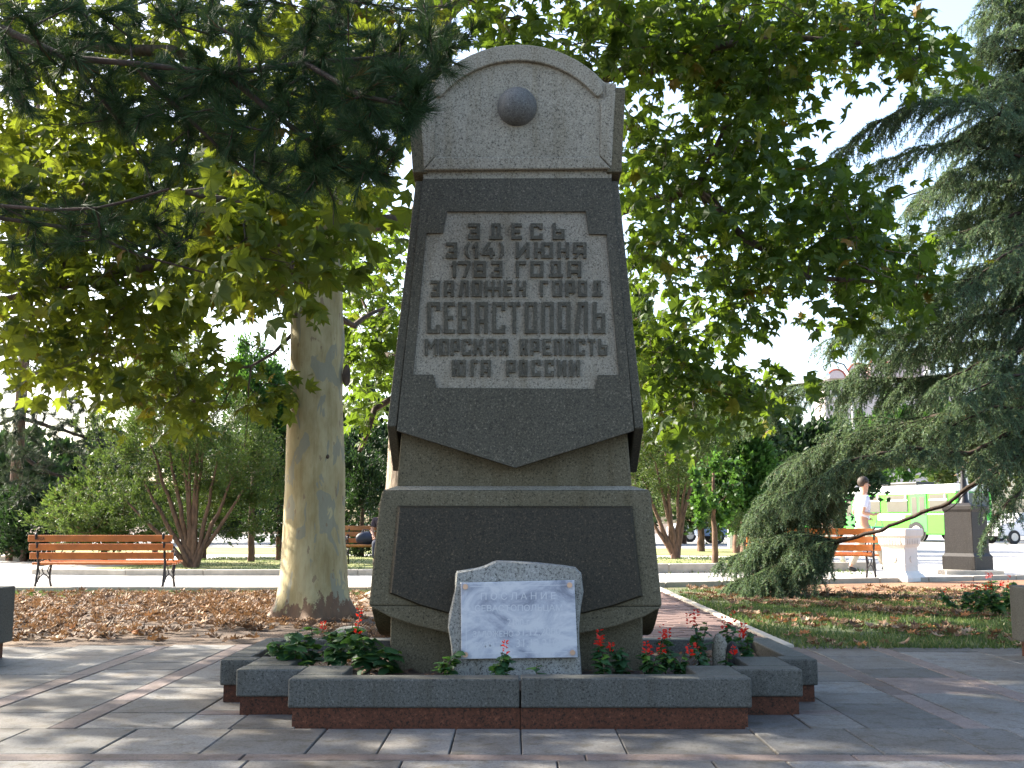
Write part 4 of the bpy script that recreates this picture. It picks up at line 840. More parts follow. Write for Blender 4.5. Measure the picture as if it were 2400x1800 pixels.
# ------------------------------------------------------------------ white pedestal and lamp
def square_lathe(prof, name, mat, parent, bv=.004):
    mb = MB(); mb.lathe([(r * math.sqrt(2), z) for r, z in prof], sides=4, rot=math.pi / 4); return bevel(mb.build(name, mat, parent), bv, 2)
wp = G(2112, 1362); wr_ = empty('white_pedestal', (wp.x, wp.y, 0), math.radians(40), 'white fluted stone pedestal beside the right bench', 'pedestal')
square_lathe([(.285, 0), (.285, .06), (.26, .10), (.22, .14), (.20, .17), (.20, .52), (.205, .55), (.235, .60), (.245, .70), (.27, .74), (.275, .84), (.26, .855)], 'shaft', M['white'], wr_)
for a in range(4):
    for k in range(7):
        mb = MB(); mb.box(-.012, .012, -.006, .006, .60, .70); o = mb.build('flute', M['white'], wr_); t = a * math.pi / 2; x = -.15 + .05 * k
        o.location = (math.cos(t) * x - math.sin(t) * .243, math.sin(t) * x + math.cos(t) * .243, 0); o.rotation_euler = (0, 0, t)
    mb = MB(); mb.tube([(0, .197, .36), (0, .212, .36)], .05, 16); o = mb.build('rosette', M['white'], wr_); o.rotation_euler = (0, 0, a * math.pi / 2)
    mb = MB(); mb.box(-.2, .2, .2, .206, .26, .275); o = mb.build('moulding', M['white'], wr_); o.rotation_euler = (0, 0, a * math.pi / 2)
lp = G(2285, 1345); lr = empty('street_lamp', (lp.x, lp.y + .3, 0), math.radians(38), 'lamp with silver globe on a dark square stone pedestal by the green bus', 'street lamp')
square_lathe([(.33, 0), (.33, .32), (.29, .38), (.28, 1.15), (.30, 1.20), (.30, 1.27), (.22, 1.32)], 'pedestal', M['darkstone'], lr, .008)
mb = MB(); mb.lathe([(.14, 1.2), (.12, 1.3), (.07, 1.4), (.06, 1.7), (.045, 1.8), (.04, 4.0), (.07, 4.05), (.05, 4.12)], sides=14); mb.build('pole', M['iron'], lr, True)
mb = MB(); mb.lathe([(.06, 4.12), (.17, 4.2), (.22, 4.33), (.21, 4.45), (.13, 4.56), (.01, 4.6)], sides=20); mb.build('globe', plain('globe_silver', (.5, .5, .5), .25, .5), lr, True)
mb = MB(); mb.box(-.62, .45, -.45, .25, -.02, .07); o = bevel(mb.build('granite_step', M['kerb']), .01); o.location = (lp.x - .05, lp.y + .1, 0); tag(o, 'low stone slab at the foot of the dark lamp pedestal', 'stone slab')
def far_lamp(px, Y, h, lab):
    b0 = P(px, 1200, Y); r = empty('street_lamp', (b0.x, Y, 0), 0, lab, 'street lamp', 'slim pale street lamps'); mb = MB(); mb.tube([(0, 0, 0), (0, 0, .8), (0, 0, .85), (0, 0, h)], [.14, .12, .07, .05], 8); mb.build('pole', M['white'], r)
    mb = MB(); mb.tube([(0, 0, h), (-.3, 0, h + .5), (-.8, 0, h + .65), (-1.2, 0, h + .4), (-1.1, 0, h + .2)], .03, 6); mb.build('bracket', M['iron'], r, True); mb = MB(); mb.lathe([(.05, h + .2), (.2, h + .02), (.16, h - .12), (.02, h - .16)], -1.1, 0, 12); mb.build('lamp_head', M['buswhite'], r, True)
far_lamp(2008, 46, 7.2, 'slim pale lamp post rising behind the sunlit cedar pad'); far_lamp(1712, 40, 4.0, 'short pale post seen between the ivy shrub and the parked car'); far_lamp(2268, 38, 6.2, 'slim lamp post behind the dark lamp pedestal')
# ------------------------------------------------------------------ bus
near = P(2245, 1262, 53.); near.z = 0; ang = math.atan2(.9, -.44)
bus = empty('trolleybus', near, ang, 'bright green and white bus parked on the road behind the lamp', 'bus')   # local x runs back along the side, local y to the camera-left side
LB, WB = 11.5, 2.5
def bbox(name, x0, x1, y0, y1, z0, z1, mat, par=bus, bv=.0):
    mb = MB(); mb.box(x0, x1, y0, y1, z0, z1); o = mb.build(name, mat, par)
    if bv: bevel(o, bv, 2)
    return o
# body occupies local y from -WB to 0, visible long side at y=0
body = bbox('body', 0, LB, -WB, 0, .35, 1.42, M['busgreen'], bv=.06)
bbox('upper_body', .02, LB - .02, -WB + .02, -.02, 1.42, 2.45, M['busgreen'], bv=.03); bbox('roof', .05, LB - .05, -WB + .05, -.05, 2.45, 2.85, M['buswhite'], bv=.12)
bbox('roof_unit', 3, 6, -1.9, -.6, 2.85, 3.05, M['black'], bv=.05)
bbox('side_stripe', 3.3, 5.2, -.02, .006, 1.08, 1.34, M['buswhite']); bbox('side_stripe', 7.7, 9.2, -.02, .006, 1.08, 1.34, M['buswhite'])
for x0, x1 in ((.55, 1.65), (3.1, 4.5), (5.0, 6.4), (7.6, 9.0), (9.3, 10.7)):
    wd = bbox('window', x0, x1, -.03, .012, 1.50, 2.35, M['glass']); bbox('window_frame', x0 - .03, x1 + .03, .008, .022, 2.06, 2.12, M['buswhite'], wd); bbox('sliding_pane', x0 + .1, x0 + .16, .008, .024, 2.12, 2.36, M['buswhite'], wd)
for x0 in (1.85, 6.5):
    d = bbox('door', x0, x0 + 1.05, -.03, .016, .5, 2.4, plain('door_green', (.06, .36, .07), .3, 0, .05, 2)); bbox('door_pane', x0 + .1, x0 + .45, .01, .026, 1.3, 2.25, M['glass'], d); bbox('door_pane', x0 + .6, x0 + .95, .01, .026, 1.3, 2.25, M['glass'], d)
bbox('windscreen', -.012, .05, -WB + .2, -.2, 1.42, 2.42, M['glass']); bbox('front_panel', -.03, .02, -WB + .15, -.15, .5, .85, M['buswhite'])
bbox('headlight', -.03, .02, -.55, -.25, .88, 1.05, M['buswhite']); bbox('headlight', -.03, .02, -WB + .25, -WB + .55, .88, 1.05, M['buswhite'])
for x in (2.75 - .2, 8.6):
    ar = MB(); ar.tube([(x, -.03, .5), (x, .004, .5)], .6, 24); ar.build('wheel_arch', M['black'], bus)
    for y0, y1 in ((-.3, .03), (-WB - .03, -WB + .3)):
        t = MB(); t.tube([(x, y0, .5), (x, y1, .5)], .5, 24); w_ = t.build('wheel', M['tyre'], bus); q = MB(); q.tube([(x, y1 - .02, .5), (x, y1 + .02, .5)] if y1 < .1 and y1 > 0 else [(x, y0 - .02, .5), (x, y0 + .02, .5)], .30, 20); q.build('rim', M['rim'], w_)
# cars
def car(px, Y, rz, colr, lab):
    b0 = P(px, 1230, Y); r = empty('parked_car', (b0.x, Y, 0), rz, lab, 'car', 'cars on the road beyond the park'); pm = plain('car_paint', colr, .3, .1, .04, 2)
    prof = [(-2.1, .35), (-2.15, .7), (-1.9, .88), (-1.3, .95), (-.75, 1.40), (.75, 1.43), (1.45, .98), (2.0, .90), (2.15, .65), (2.1, .35)]
    mb = MB(); mb.prism([(x, -.82 + (.12 if z > 1.2 else 0), z) for x, z in prof], [(x, .82 - (.12 if z > 1.2 else 0), z) for x, z in prof]); bevel(mb.build('body', pm, r), .04)
    for s in (-1, 1):
        for pts in ([(-1.15, .97), (-.70, 1.34), (-.05, 1.36), (-.05, .97)], [(.03, .97), (.03, 1.36), (.70, 1.37), (1.25, .99)]):
            mb = MB(); mb.prism([(x, s * (.80 if z > 1.2 else .835), z) for x, z in pts], [(x, s * .70, z) for x, z in pts]); mb.build('side_window', M['glass'], r)
    for s in (-1, 1):
        for x in (-1.35, 1.35):
            t = MB(); t.tube([(x, s * .68, .31), (x, s * .86, .31)], .31, 18); w_ = t.build('wheel', M['tyre'], r); q = MB(); q.tube([(x, s * .84, .31), (x, s * .88, .31)], .18, 14); q.build('rim', M['rim'], w_)
        mb = MB(); mb.box(2.08, 2.14, s * .55 - .15, s * .55 + .15, .62, .74); mb.build('headlight', M['buswhite'], r)
    return r
car(1742, 50, 0, (.20, .28, .45), 'blue-grey car parked behind the right multi-stemmed juniper')
car(1668, 55, .1, (.6, .6, .62), 'white car half hidden behind the ivy shrub')
car(2405, 50, .25, (.6, .6, .62), 'white car at the right edge beyond the bus')
car(2380, 58, .1, (.25, .03, .03), 'dark red car behind the white one at the right edge')
# far building
bd = empty('apartment_building', (P(1990, 850, 130).x, 130, 0), -.15, 'distant pale building with red arched gables above the cedar', 'building')
mb = MB(); mb.box(-3, 12, 0, 10, 0, 18.3); mb.build('wall', plain('far_wall', (.62, .55, .52), .9, var=.05, scale=.3), bd)
redm = plain('red_roof', (.38, .10, .07), .8)
for i in range(5):
    x = -1.6 + i * 2.5; h = 18.3 + min(i, 3) * .7; mb = MB(); pts = [(x - 1, 18.3)] + [(x + math.cos(t) * 1.0, h + math.sin(t) * 1.0) for t in np.linspace(math.pi, 0, 9)] + [(x + 1, 18.3)]
    mb.prism([(a, -.4, b_) for a, b_ in pts], [(a, 3, b_) for a, b_ in pts]); mb.build('gable', plain('gable_wall', (.6, .5, .48), .9), bd)
    mb = MB(); mb.tube([(x + math.cos(t) * 1.08, -.3, h + math.sin(t) * 1.08) for t in np.linspace(math.pi, 0, 9)], .16, 6); mb.build('arched_roof', redm, bd)
    for z in (16.2, 13.2): mb = MB(); mb.box(x - .5, x + .5, -.42 if z > 100 else -.05, .05, z, z + 1.4); wdw = mb.build('window', M['glass'], bd); mb = MB(); mb.box(x - .6, x + .6, -.1, .02, z - .15, z); mb.build('sill', M['buswhite'], wdw)
# ------------------------------------------------------------------ trees
def trunk_mesh(prof, name, mat, parent, org, flare=0, sides=40, wob=.012, seed=0, roots=5):
    bumps_ = [(rnd.uniform(0, 6.28), rnd.uniform(.3, 3), rnd.uniform(.03, .08)) for _ in range(9)]
    # prof: list of (center Vector, radius)
    Vv = []; k = len(prof)
    for i, (c, r) in enumerate(prof):
        for j in range(sides):
            t = 2 * math.pi * j / sides
            rr = r * (1 + wob * math.sin(3 * t + i * .35 + seed) + wob * .7 * math.sin(5 * t - i * .5 + seed * 2))
            for ba, bz, bh in bumps_:
                da = (t - ba + math.pi) % (2 * math.pi) - math.pi; rr *= 1 + bh * math.exp(-(da * 2.2) ** 2 - ((c.z - bz) * 5) ** 2)
            if flare and c.z < .35: rr *= 1 + flare * ((.35 - c.z) / .35) ** 2 * (.5 + .5 * math.cos(roots * t + seed)) ** 2
            Vv.append((c.x + rr * math.cos(t) - org.x, c.y + rr * math.sin(t) - org.y, c.z - org.z))
    Fq = [(i * sides + j, i * sides + (j + 1) % sides, (i + 1) * sides + (j + 1) % sides, (i + 1) * sides + j) for i in range(k - 1) for j in range(sides)]
    mb = MB(); mb.add(Vv, Fq); return mb.build(name, mat, parent, True, fix=False)
def interp_prof(keys, Y, step=.08):
    out = []
    ks = [(P((a + b_) / 2, y, Y), (b_ - a) / 2 / F * (P((a + b_) / 2, y, Y) - Vector((0, 0, HC))).dot(Vector((0, CT, ST)))) for y, a, b_ in keys]
    for i in range(len(ks) - 1):
        m_ = max(1, int(abs(ks[i + 1][0].z - ks[i][0].z) / step))
        for j in range(m_): u = j / m_; out.append((ks[i][0].lerp(ks[i + 1][0], u), ks[i][1] * (1 - u) + ks[i + 1][1] * u))
    out.append(ks[-1]); return out
def plane_tree(name, label, base, trunk_keys, Yt, limbs, regions, world_clumps, mat_bark, lsize, nparts, yellow=False, fruits=(), knots=()):
    r = empty(name, base, 0, label, 'tree')
    pr = interp_prof(trunk_keys, Yt); 
    trunk_mesh(pr, 'trunk', mat_bark, r, base, flare=.42, seed=2, roots=6)
    for (kx, ky, kY, ks, kz) in knots:
        q = P(kx, ky, kY) - base; bm = bmesh.new(); bmesh.ops.create_icosphere(bm, subdivisions=2, radius=1)
        for v in bm.verts: v.co = Vector((v.co.x * ks, v.co.y * ks, v.co.z * kz)) * (1 + rnd.gauss(0, .06))
        me = bpy.data.meshes.new('knot'); bm.to_mesh(me); bm.free(); o = link('knot', me, M['bark'], r); o.location = q
    sk_ = Skel()
    for k_, (pts, r0, r1) in enumerate(limbs): sk_.limb(pts, -1, r0, r1)
    T = []; mats = []
    tips_all = []
    for (poly, n_, Ya, Yb, holes) in regions: T += sample_poly(poly, n_, Ya, Yb, holes)
    T += world_clumps
    tips = sk_.attach(T)
    tp = np.array([sk_.p[i] for i in tips])
    # offset into local space
    sk_.p = [(p[0] - base.x, p[1] - base.y, p[2] - base.z) for p in sk_.p]
    sk_.mesh('branches', M['bark'] if not yellow else M['bark'], r, .0035, .45)
    pos, d, nr, s = leaf_clumps(tp, 13, .17, lsize)
    rot = frames(d, nr); t = np.clip(R.normal(.45, .22, len(pos)) + np.repeat(R.normal(0, .12, len(tp)), 13), 0, 1)
    # pick the leaves that show largest
    x, y, z = pos[:, 0], pos[:, 1], pos[:, 2] - HC; dd = y * CT + z * ST; u = 1200 + F * x / dd; v_ = 900 - F * (-y * ST + z * CT) / dd
    vis = (u > 0) & (u < 2400) & (v_ > 0) & (v_ < 1800) & (dd > 0); score = np.where(vis, s / dd, 0); order = np.argsort(-score); sel = order[:nparts]; restm = np.ones(len(pos), bool); restm[sel] = False
    m_ = M['l_planeY'] if yellow else M['l_plane']; mes = []
    for k in range(14):
        V = LEAF_V.copy(); V[:, 2] += R.normal(0, .03, len(V)); me = npmesh('leaf', V, LEAF_T, np.full(len(V), min(1, k / 13))); me.materials.append(m_); mes.append(me)
    for i in sel:
        o = link('leaf', mes[int(min(.999, t[i]) * 14)], None, r); o.matrix_local = Matrix.Translation(Vector(pos[i]) - base) @ Matrix(rot[i].tolist()).to_4x4() @ Matrix.Scale(float(s[i]), 4)
    V, Fc, tt = scatter(LEAF_V2, LEAF_T2, pos[restm] - np.array(base), rot[restm], s[restm], t[restm])
    tag(link('foliage', npmesh('foliage', V, Fc, tt), m_, r), kind='stuff')
    for (fx, fy, fY) in fruits:
        q = P(fx, fy, fY) - base; top_ = q + Vector((0, 0, .12)); mb = MB(); mb.tube([top_, q], .0015, 4); mb.lathe([(.002, q.z + .018), (.013, q.z + .012), (.018, q.z), (.013, q.z - .012), (.002, q.z - .018)], q.x, q.y, 10); mb.build('seed_ball', M['bark'], r, True)
    return r
def offframe(n_, c, rad, zmin=2.5, pad=60):
    out = []
    while len(out) < n_:
        p = Vector((c[0] + rnd.uniform(-1, 1) * rad[0], c[1] + rnd.uniform(-1, 1) * rad[1], c[2] + rnd.uniform(-1, 1) * rad[2]))
        q = Vector(((p.x - c[0]) / rad[0], (p.y - c[1]) / rad[1], (p.z - c[2]) / rad[2]))
        if q.length > 1 or q.length < .45 or p.z < zmin: continue
        u = proj(p)
        if u[2] > 0 and -pad < u[0] < 2400 + pad and -pad < u[1] < 1800 + pad: continue
        if p.y < 1: continue
        out.append(p)
    return out
# plane tree A (near, big cream trunk)
YA = 11.2; baseA = Vector((P(735, 1440, YA).x, YA, 0))
keysA = [(1470, 640, 826), (1445, 642, 826), (1430, 646, 822), (1400, 650, 818), (1350, 657, 812), (1250, 664, 808), (1150, 668, 808), (1050, 671, 806), (950, 677, 804), (850, 680, 803), (750, 682, 802), (690, 690, 803), (640, 715, 803), (560, 728, 802), (450, 733, 803), (300, 735, 800), (120, 738, 798), (-60, 745, 795), (-300, 750, 790)]
pA = lambda x, y, Y: P(x, y, Y)
limbsA = [([pA(765, 560, 11.2), pA(860, 525, 11.4), pA(960, 520, 12.0), pA(1080, 470, 12.8), pA(1300, 380, 13.2)], .10, .05), ([pA(760, 300, 11.2), pA(600, 200, 10.8), pA(400, 120, 10.4), pA(150, 100, 10), pA(-200, 60, 10)], .09, .03),
          ([pA(715, 700, 11.1), pA(695, 640, 10.6), pA(640, 560, 9.8), pA(560, 480, 8.8), pA(420, 440, 8.0)], .07, .02), ([pA(730, 480, 11.1), pA(560, 560, 10.8), pA(380, 620, 10.6), pA(200, 660, 10.6), pA(0, 700, 10.8), pA(-300, 600, 11)], .06, .02),
          ([pA(760, 100, 11.2), pA(900, -100, 11), pA(1200, -300, 10.5), pA(1500, -420, 10)], .10, .04), ([pA(760, -200, 11.2), pA(500, -400, 10.5), pA(0, -500, 10), pA(-500, -300, 10)], .10, .03),
          ([pA(770, -250, 11.2), pA(800, -500, 9.5), pA(900, -800, 8.5)], .09, .03), ([pA(740, 700, 11.3), pA(830, 760, 12.2), pA(900, 720, 13)], .05, .02)]
bare = [([pA(684, 785, 11.2), pA(640, 822, 11.1), pA(590, 856, 11), pA(540, 865, 11), pA(500, 900, 11), pA(470, 960, 11.05)], .022, .004), ([pA(590, 856, 11), pA(583, 910, 11), pA(585, 970, 11.1), pA(572, 1045, 11.1)], .012, .003), ([pA(555, 862, 11), pA(540, 905, 10.9), pA(520, 960, 10.9), pA(460, 1005, 10.9), pA(400, 1020, 10.9)], .010, .003), ([pA(640, 822, 11.1), pA(600, 815, 11), pA(560, 790, 11), pA(545, 745, 11)], .008, .003)]
regA = [([(0, 330), (600, 380), (680, 600), (690, 690), (600, 700), (520, 640), (440, 640), (500, 800), (470, 930), (420, 1010), (330, 1000), (300, 920), (180, 930), (120, 900), (0, 860)], 185, 9.5, 12.5, ([(430, 650), (690, 720), (690, 980), (480, 900)], [(60, 700), (200, 690), (250, 800), (120, 800)])),
        ([(0, 0), (1130, 0), (1000, 60), (900, 300), (870, 480), (620, 520), (300, 450), (0, 420)], 250, 10, 13.5, ()),
        ([(430, 430), (800, 420), (830, 560), (800, 660), (700, 650), (640, 700), (560, 690), (540, 620), (450, 590)], 34, 7.2, 9.0, ()),
        ([(700, 60), (960, 80), (900, 400), (750, 500)], 30, 8.5, 10.5, ()),
        ([(600, 880), (690, 860), (690, 930), (600, 930)], 3, 10.6, 11, ())]
wcA = offframe(360, (-4, 11, 6.3), (6.6, 4.5, 4.2), 3.4) + offframe(125, (-6.5, 8.5, 5.2), (4.0, 3.5, 3.0), 3.0) + offframe(60, (-1.2, 9.6, 7.0), (4.2, 2.6, 2.2), 4.6)  # unseen crown for dappled shade; last group added to shade the right paving
plane_tree('plane_tree', 'big plane tree with smooth cream trunk left of the monument', baseA, keysA, YA, limbsA + bare, regA, wcA, M['plane'], .21, 290, True, ((196, 432, 9.5), (128, 452, 9.5), (455, 940, 10.5), (318, 770, 10.5)), ((812, 880, 11.15, .045, .12), (695, 715, 10.99, .03, .13), (768, 1070, 10.94, .018, .022)))
# plane tree B (behind the monument)
YBt = 14.0; baseB = Vector((P(960, 1397, YBt).x, YBt, 0))
keysB = [(1420, 850, 1070), (1398, 868, 1050), (1380, 884, 1040), (1300, 895, 1032), (1140, 904, 1025), (1000, 915, 1020), (800, 955, 1030), (560, 1000, 1060), (100, 1010, 1060), (-200, 1015, 1050)]
limbsB = [([pA(970, 900, 14), pA(880, 960, 14), pA(845, 1060, 13.8)], .05, .03), ([pA(975, 700, 14), pA(1200, 560, 13.5), pA(1500, 480, 12.5), pA(1640, 440, 12), pA(1750, 560, 11.5), pA(1900, 650, 11.2), pA(2060, 660, 11)], .12, .02),
          ([pA(975, 500, 14), pA(1250, 250, 13), pA(1550, 130, 12), pA(1800, 90, 11.5), pA(2100, 100, 11.2)], .11, .02), ([pA(975, 850, 14), pA(1250, 860, 13.3), pA(1500, 830, 12.6), pA(1600, 900, 12.2), pA(1720, 930, 12)], .08, .015),
          ([pA(970, 100, 14), pA(1300, -200, 13), pA(1900, -400, 12), pA(2400, -500, 12)], .11, .03), ([pA(965, 850, 14), pA(900, 830, 14.5), pA(850, 700, 14.8)], .05, .02), ([pA(1630, 440, 12), pA(1700, 300, 11.5), pA(1800, 250, 11.3)], .04, .01),
          ([pA(1640, 445, 12), pA(1690, 560, 11.8), pA(1700, 640, 11.7), pA(1780, 740, 11.6)], .03, .01)]
regB = [([(1080, 0), (2110, 0), (2150, 60), (2236, 181), (2123, 181), (2078, 113), (2033, 163), (1942, 140), (1879, 150), (1895, 215), (1850, 265), (1784, 300), (1650, 240), (1560, 180), (1400, 170), (1300, 90), (1100, 110)], 190, 10.5, 13.5, ()),
        ([(1450, 200), (1560, 190), (1700, 300), (1852, 330), (1925, 362), (1897, 407), (1965, 430), (2046, 432), (2050, 500), (2146, 545), (2195, 646), (2100, 705), (2056, 750), (1988, 775), (1960, 700), (1880, 660), (1760, 600), (1680, 640), (1560, 650), (1460, 600)], 150, 10.3, 13, ([(1490, 160), (1660, 200), (1640, 290), (1470, 270)], [(1560, 560), (1680, 590), (1670, 650), (1580, 650)])),
        ([(1465, 600), (1600, 640), (1700, 650), (1800, 700), (1790, 760), (1700, 750), (1640, 800), (1690, 860), (1839, 889), (1794, 990), (1645, 1010), (1500, 960)], 75, 11, 13.5, ([(1490, 640), (1690, 660), (1690, 740), (1580, 780), (1490, 750)],)),
        ([(800, 480), (950, 560), (920, 900), (900, 1000), (850, 1050), (800, 900)], 70, 13.8, 16.5, ())]
wcB = offframe(250, (1.0, 12.2, 7.8), (5.5, 3.6, 3.4), 3.6)
plane_tree('plane_tree', 'second plane tree hidden behind the monument, its green crown spreading right', baseB, keysB, YBt, limbsB, regB, wcB, M['bark_pale'], .20, 290, False, ((1672, 612, 11.5), (1911, 760, 11.4), (1914, 773, 11.4), (1673, 602, 11.6)))
# ------------------------------------------------------------------ needles
def needles(tips, dirs, nper, L, wd, spread, along, mat, parent, name='needles', tmean=.4, upbias=0.):
    tips = np.array(tips); dirs = unit(np.array(dirs)); n_ = len(tips) * nper
    d0 = np.repeat(dirs, nper, 0); u = R.uniform(0, 1, (n_, 1)); pos = np.repeat(tips, nper, 0) - d0 * u * along
    d = unit(d0 * (1.1 - .7 * u) + R.normal(0, spread, (n_, 3)) + [0, 0, upbias]); rot = frames(d, R.normal(0, 1, (n_, 3)))
    tv, tf = needle(wd / L / 2)
    V, Fc, tt = scatter(tv, tf, pos, rot, R.uniform(.7, 1.15, n_) * L, np.clip(R.normal(tmean, .22, n_) + np.repeat(R.normal(0, .1, len(tips)), nper), 0, 1))
    return tag(link(name, npmesh(name, V, Fc, tt), mat, parent), kind='stuff')
def pine(label, base, trunk_pts, tr, limbs, T, L, wd, nper, spread, along, mat, rt=.003, bark='bark'):
    r = empty('pine_tree', base, 0, label, 'tree'); sk_ = Skel()
    mb = MB(); mb.tube([Vector(p) - base for p in trunk_pts], tr, 12); mb.build('trunk', M['bark_red'], r, True)
    for pts, r0, r1 in limbs: sk_.limb(pts, -1, r0, r1)
    tips = sk_.attach(T, .16, .07, -.04)
    tp = np.array([sk_.p[i] for i in tips]); pa = np.array([sk_.p[sk_.par[i]] for i in tips]); d = tp - pa
    # tufts on the nodes before each tip too
    par = [sk_.par[i] for i in tips]; tp2 = np.array([sk_.p[i] for i in par]); pa2 = np.array([sk_.p[max(0, sk_.par[i])] for i in par])
    sk_.p = [(p[0] - base.x, p[1] - base.y, p[2] - base.z) for p in sk_.p]; sk_.mesh('branches', M[bark], r, rt, .45)
    needles(np.vstack([tp, tp2]) - np.array(base), np.vstack([unit(d), unit(tp2 - pa2 + 1e-4)]) + R.normal(0, .15, (2 * len(tp), 3)), nper, L, wd, spread, along, mat, r)
    return r
# foreground pine: limbs come in from the left
bP = Vector((-4.6, 5.2, 0))
limbsP = [([(-4.6, 5.2, 3.3), P(-150, 30, 5.0), P(0, 65, 4.9), P(163, 134, 4.8), P(325, 163, 4.8), P(529, 175, 4.8), P(712, 146, 4.9), P(900, 134, 5.0), P(1010, 130, 5.0)], .026, .007),
          ([(-4.6, 5.2, 2.6), P(-100, 470, 5.1), P(0, 480, 5.0), P(122, 494, 4.9), P(224, 488, 4.9), P(285, 460, 4.9), P(386, 439, 4.9)], .020, .006),
          ([(-4.6, 5.2, 2.5), P(0, 505, 5.5), P(183, 545, 5.5), P(325, 594, 5.5), P(480, 640, 5.5)], .014, .005),
          ([P(529, 175, 4.8), P(640, 260, 4.8), P(760, 350, 4.9), P(880, 400, 5.0)], .014, .006), ([P(325, 163, 4.8), P(420, 260, 4.9), P(530, 370, 5), P(620, 440, 5)], .012, .005), ([P(163, 134, 4.8), P(300, 300, 5.2), P(340, 400, 5.2)], .012, .004),
          ([(-4.6, 5.2, 4.0), P(-100, -150, 5.2), P(200, -60, 5.2), P(500, -40, 5.2), P(800, 0, 5.3), P(1000, 20, 5.3)], .022, .006), ([P(712, 146, 4.9), P(850, 220, 4.7), P(960, 240, 4.7)], .01, .004)]
TP = sample_poly([(0, 0), (1080, 0), (1120, 70), (1020, 130), (1000, 200), (900, 170), (600, 190), (300, 180), (0, 120)], 200, 4.6, 5.6) + \
     sample_poly([(420, 170), (960, 160), (1010, 230), (940, 330), (950, 420), (820, 470), (730, 480), (640, 450), (560, 400)], 215, 4.6, 5.4) + \
     sample_poly([(0, 100), (500, 170), (560, 380), (420, 400), (330, 330), (220, 300), (100, 280), (0, 250)], 125, 4.7, 5.6) + \
     sample_poly([(0, 400), (200, 480), (400, 430), (500, 480), (420, 600), (200, 560), (100, 620), (0, 600)], 60, 5.0, 5.8) + \
     sample_poly([(930, 130), (1110, 80), (1090, 150), (1040, 210), (1000, 270), (930, 320)], 34, 4.6, 4.9)
wp_ = []
while len(wp_) < 150:
    p = Vector((rnd.uniform(-6.5, -2.4), rnd.uniform(3.0, 8.0), rnd.uniform(2.6, 5.5))); u = proj(p)
    if not (-80 < u[0] < 2480 and u[1] > -80): wp_.append(p)
pine('dark pine whose long-needled branches reach in from the upper left before the stele', bP, [(-4.6, 5.2, 0), (-4.65, 5.2, 2), (-4.6, 5.2, 4), (-4.5, 5.2, 6)], [.2, .17, .14, .09], limbsP, TP + wp_, .120, .0030, 64, .34, .08, M['l_pine'], .003, 'bark_dark')
# middle-distance pine on the left
bQ = Vector((P(28, 1300, 27.5).x, 27.5, 0))
limbsQ = [([(bQ.x, 27.5, z0), P(x1, y1, 27.0), P(x2, y2, 26.4)], .06, .014) for z0, x1, y1, x2, y2 in ((3.6, 150, 1010, 360, 1075), (2.7, 120, 1110, 300, 1160), (4.8, 120, 880, 260, 900), (6.2, 110, 740, 240, 720), (3.7, -60, 1020, -200, 1060), (7.5, 100, 560, 260, 560), (7.5, -100, 500, -300, 480), (9, 80, 420, 200, 400), (2.0, 60, 1150, 160, 1210))]
TQ = sample_poly([(0, 960), (180, 930), (300, 1020), (390, 1060), (360, 1110), (250, 1100), (100, 1080), (0, 1060)], 170, 25.6, 27.5) + sample_poly([(0, 540), (110, 520), (200, 600), (160, 760), (130, 900), (0, 940)], 120, 26, 28.5) + sample_poly([(0, 1060), (250, 1110), (330, 1150), (150, 1190), (0, 1200)], 80, 25.5, 27.5) + \
     [Vector((rnd.uniform(bQ.x - 4, bQ.x - .8), rnd.uniform(26, 29), rnd.uniform(2.2, 9))) for _ in range(90)]
pine('middle-distance pine with reddish inner twigs at the left edge', bQ, [(bQ.x, 27.5, 0), (bQ.x, 27.5, 4), (bQ.x + .1, 27.5, 9), (bQ.x, 27.5, 12)], [.16, .14, .10, .05], limbsQ, TQ, .20, .010, 60, .55, .18, M['l_pine2'], .007, 'bark_dark')
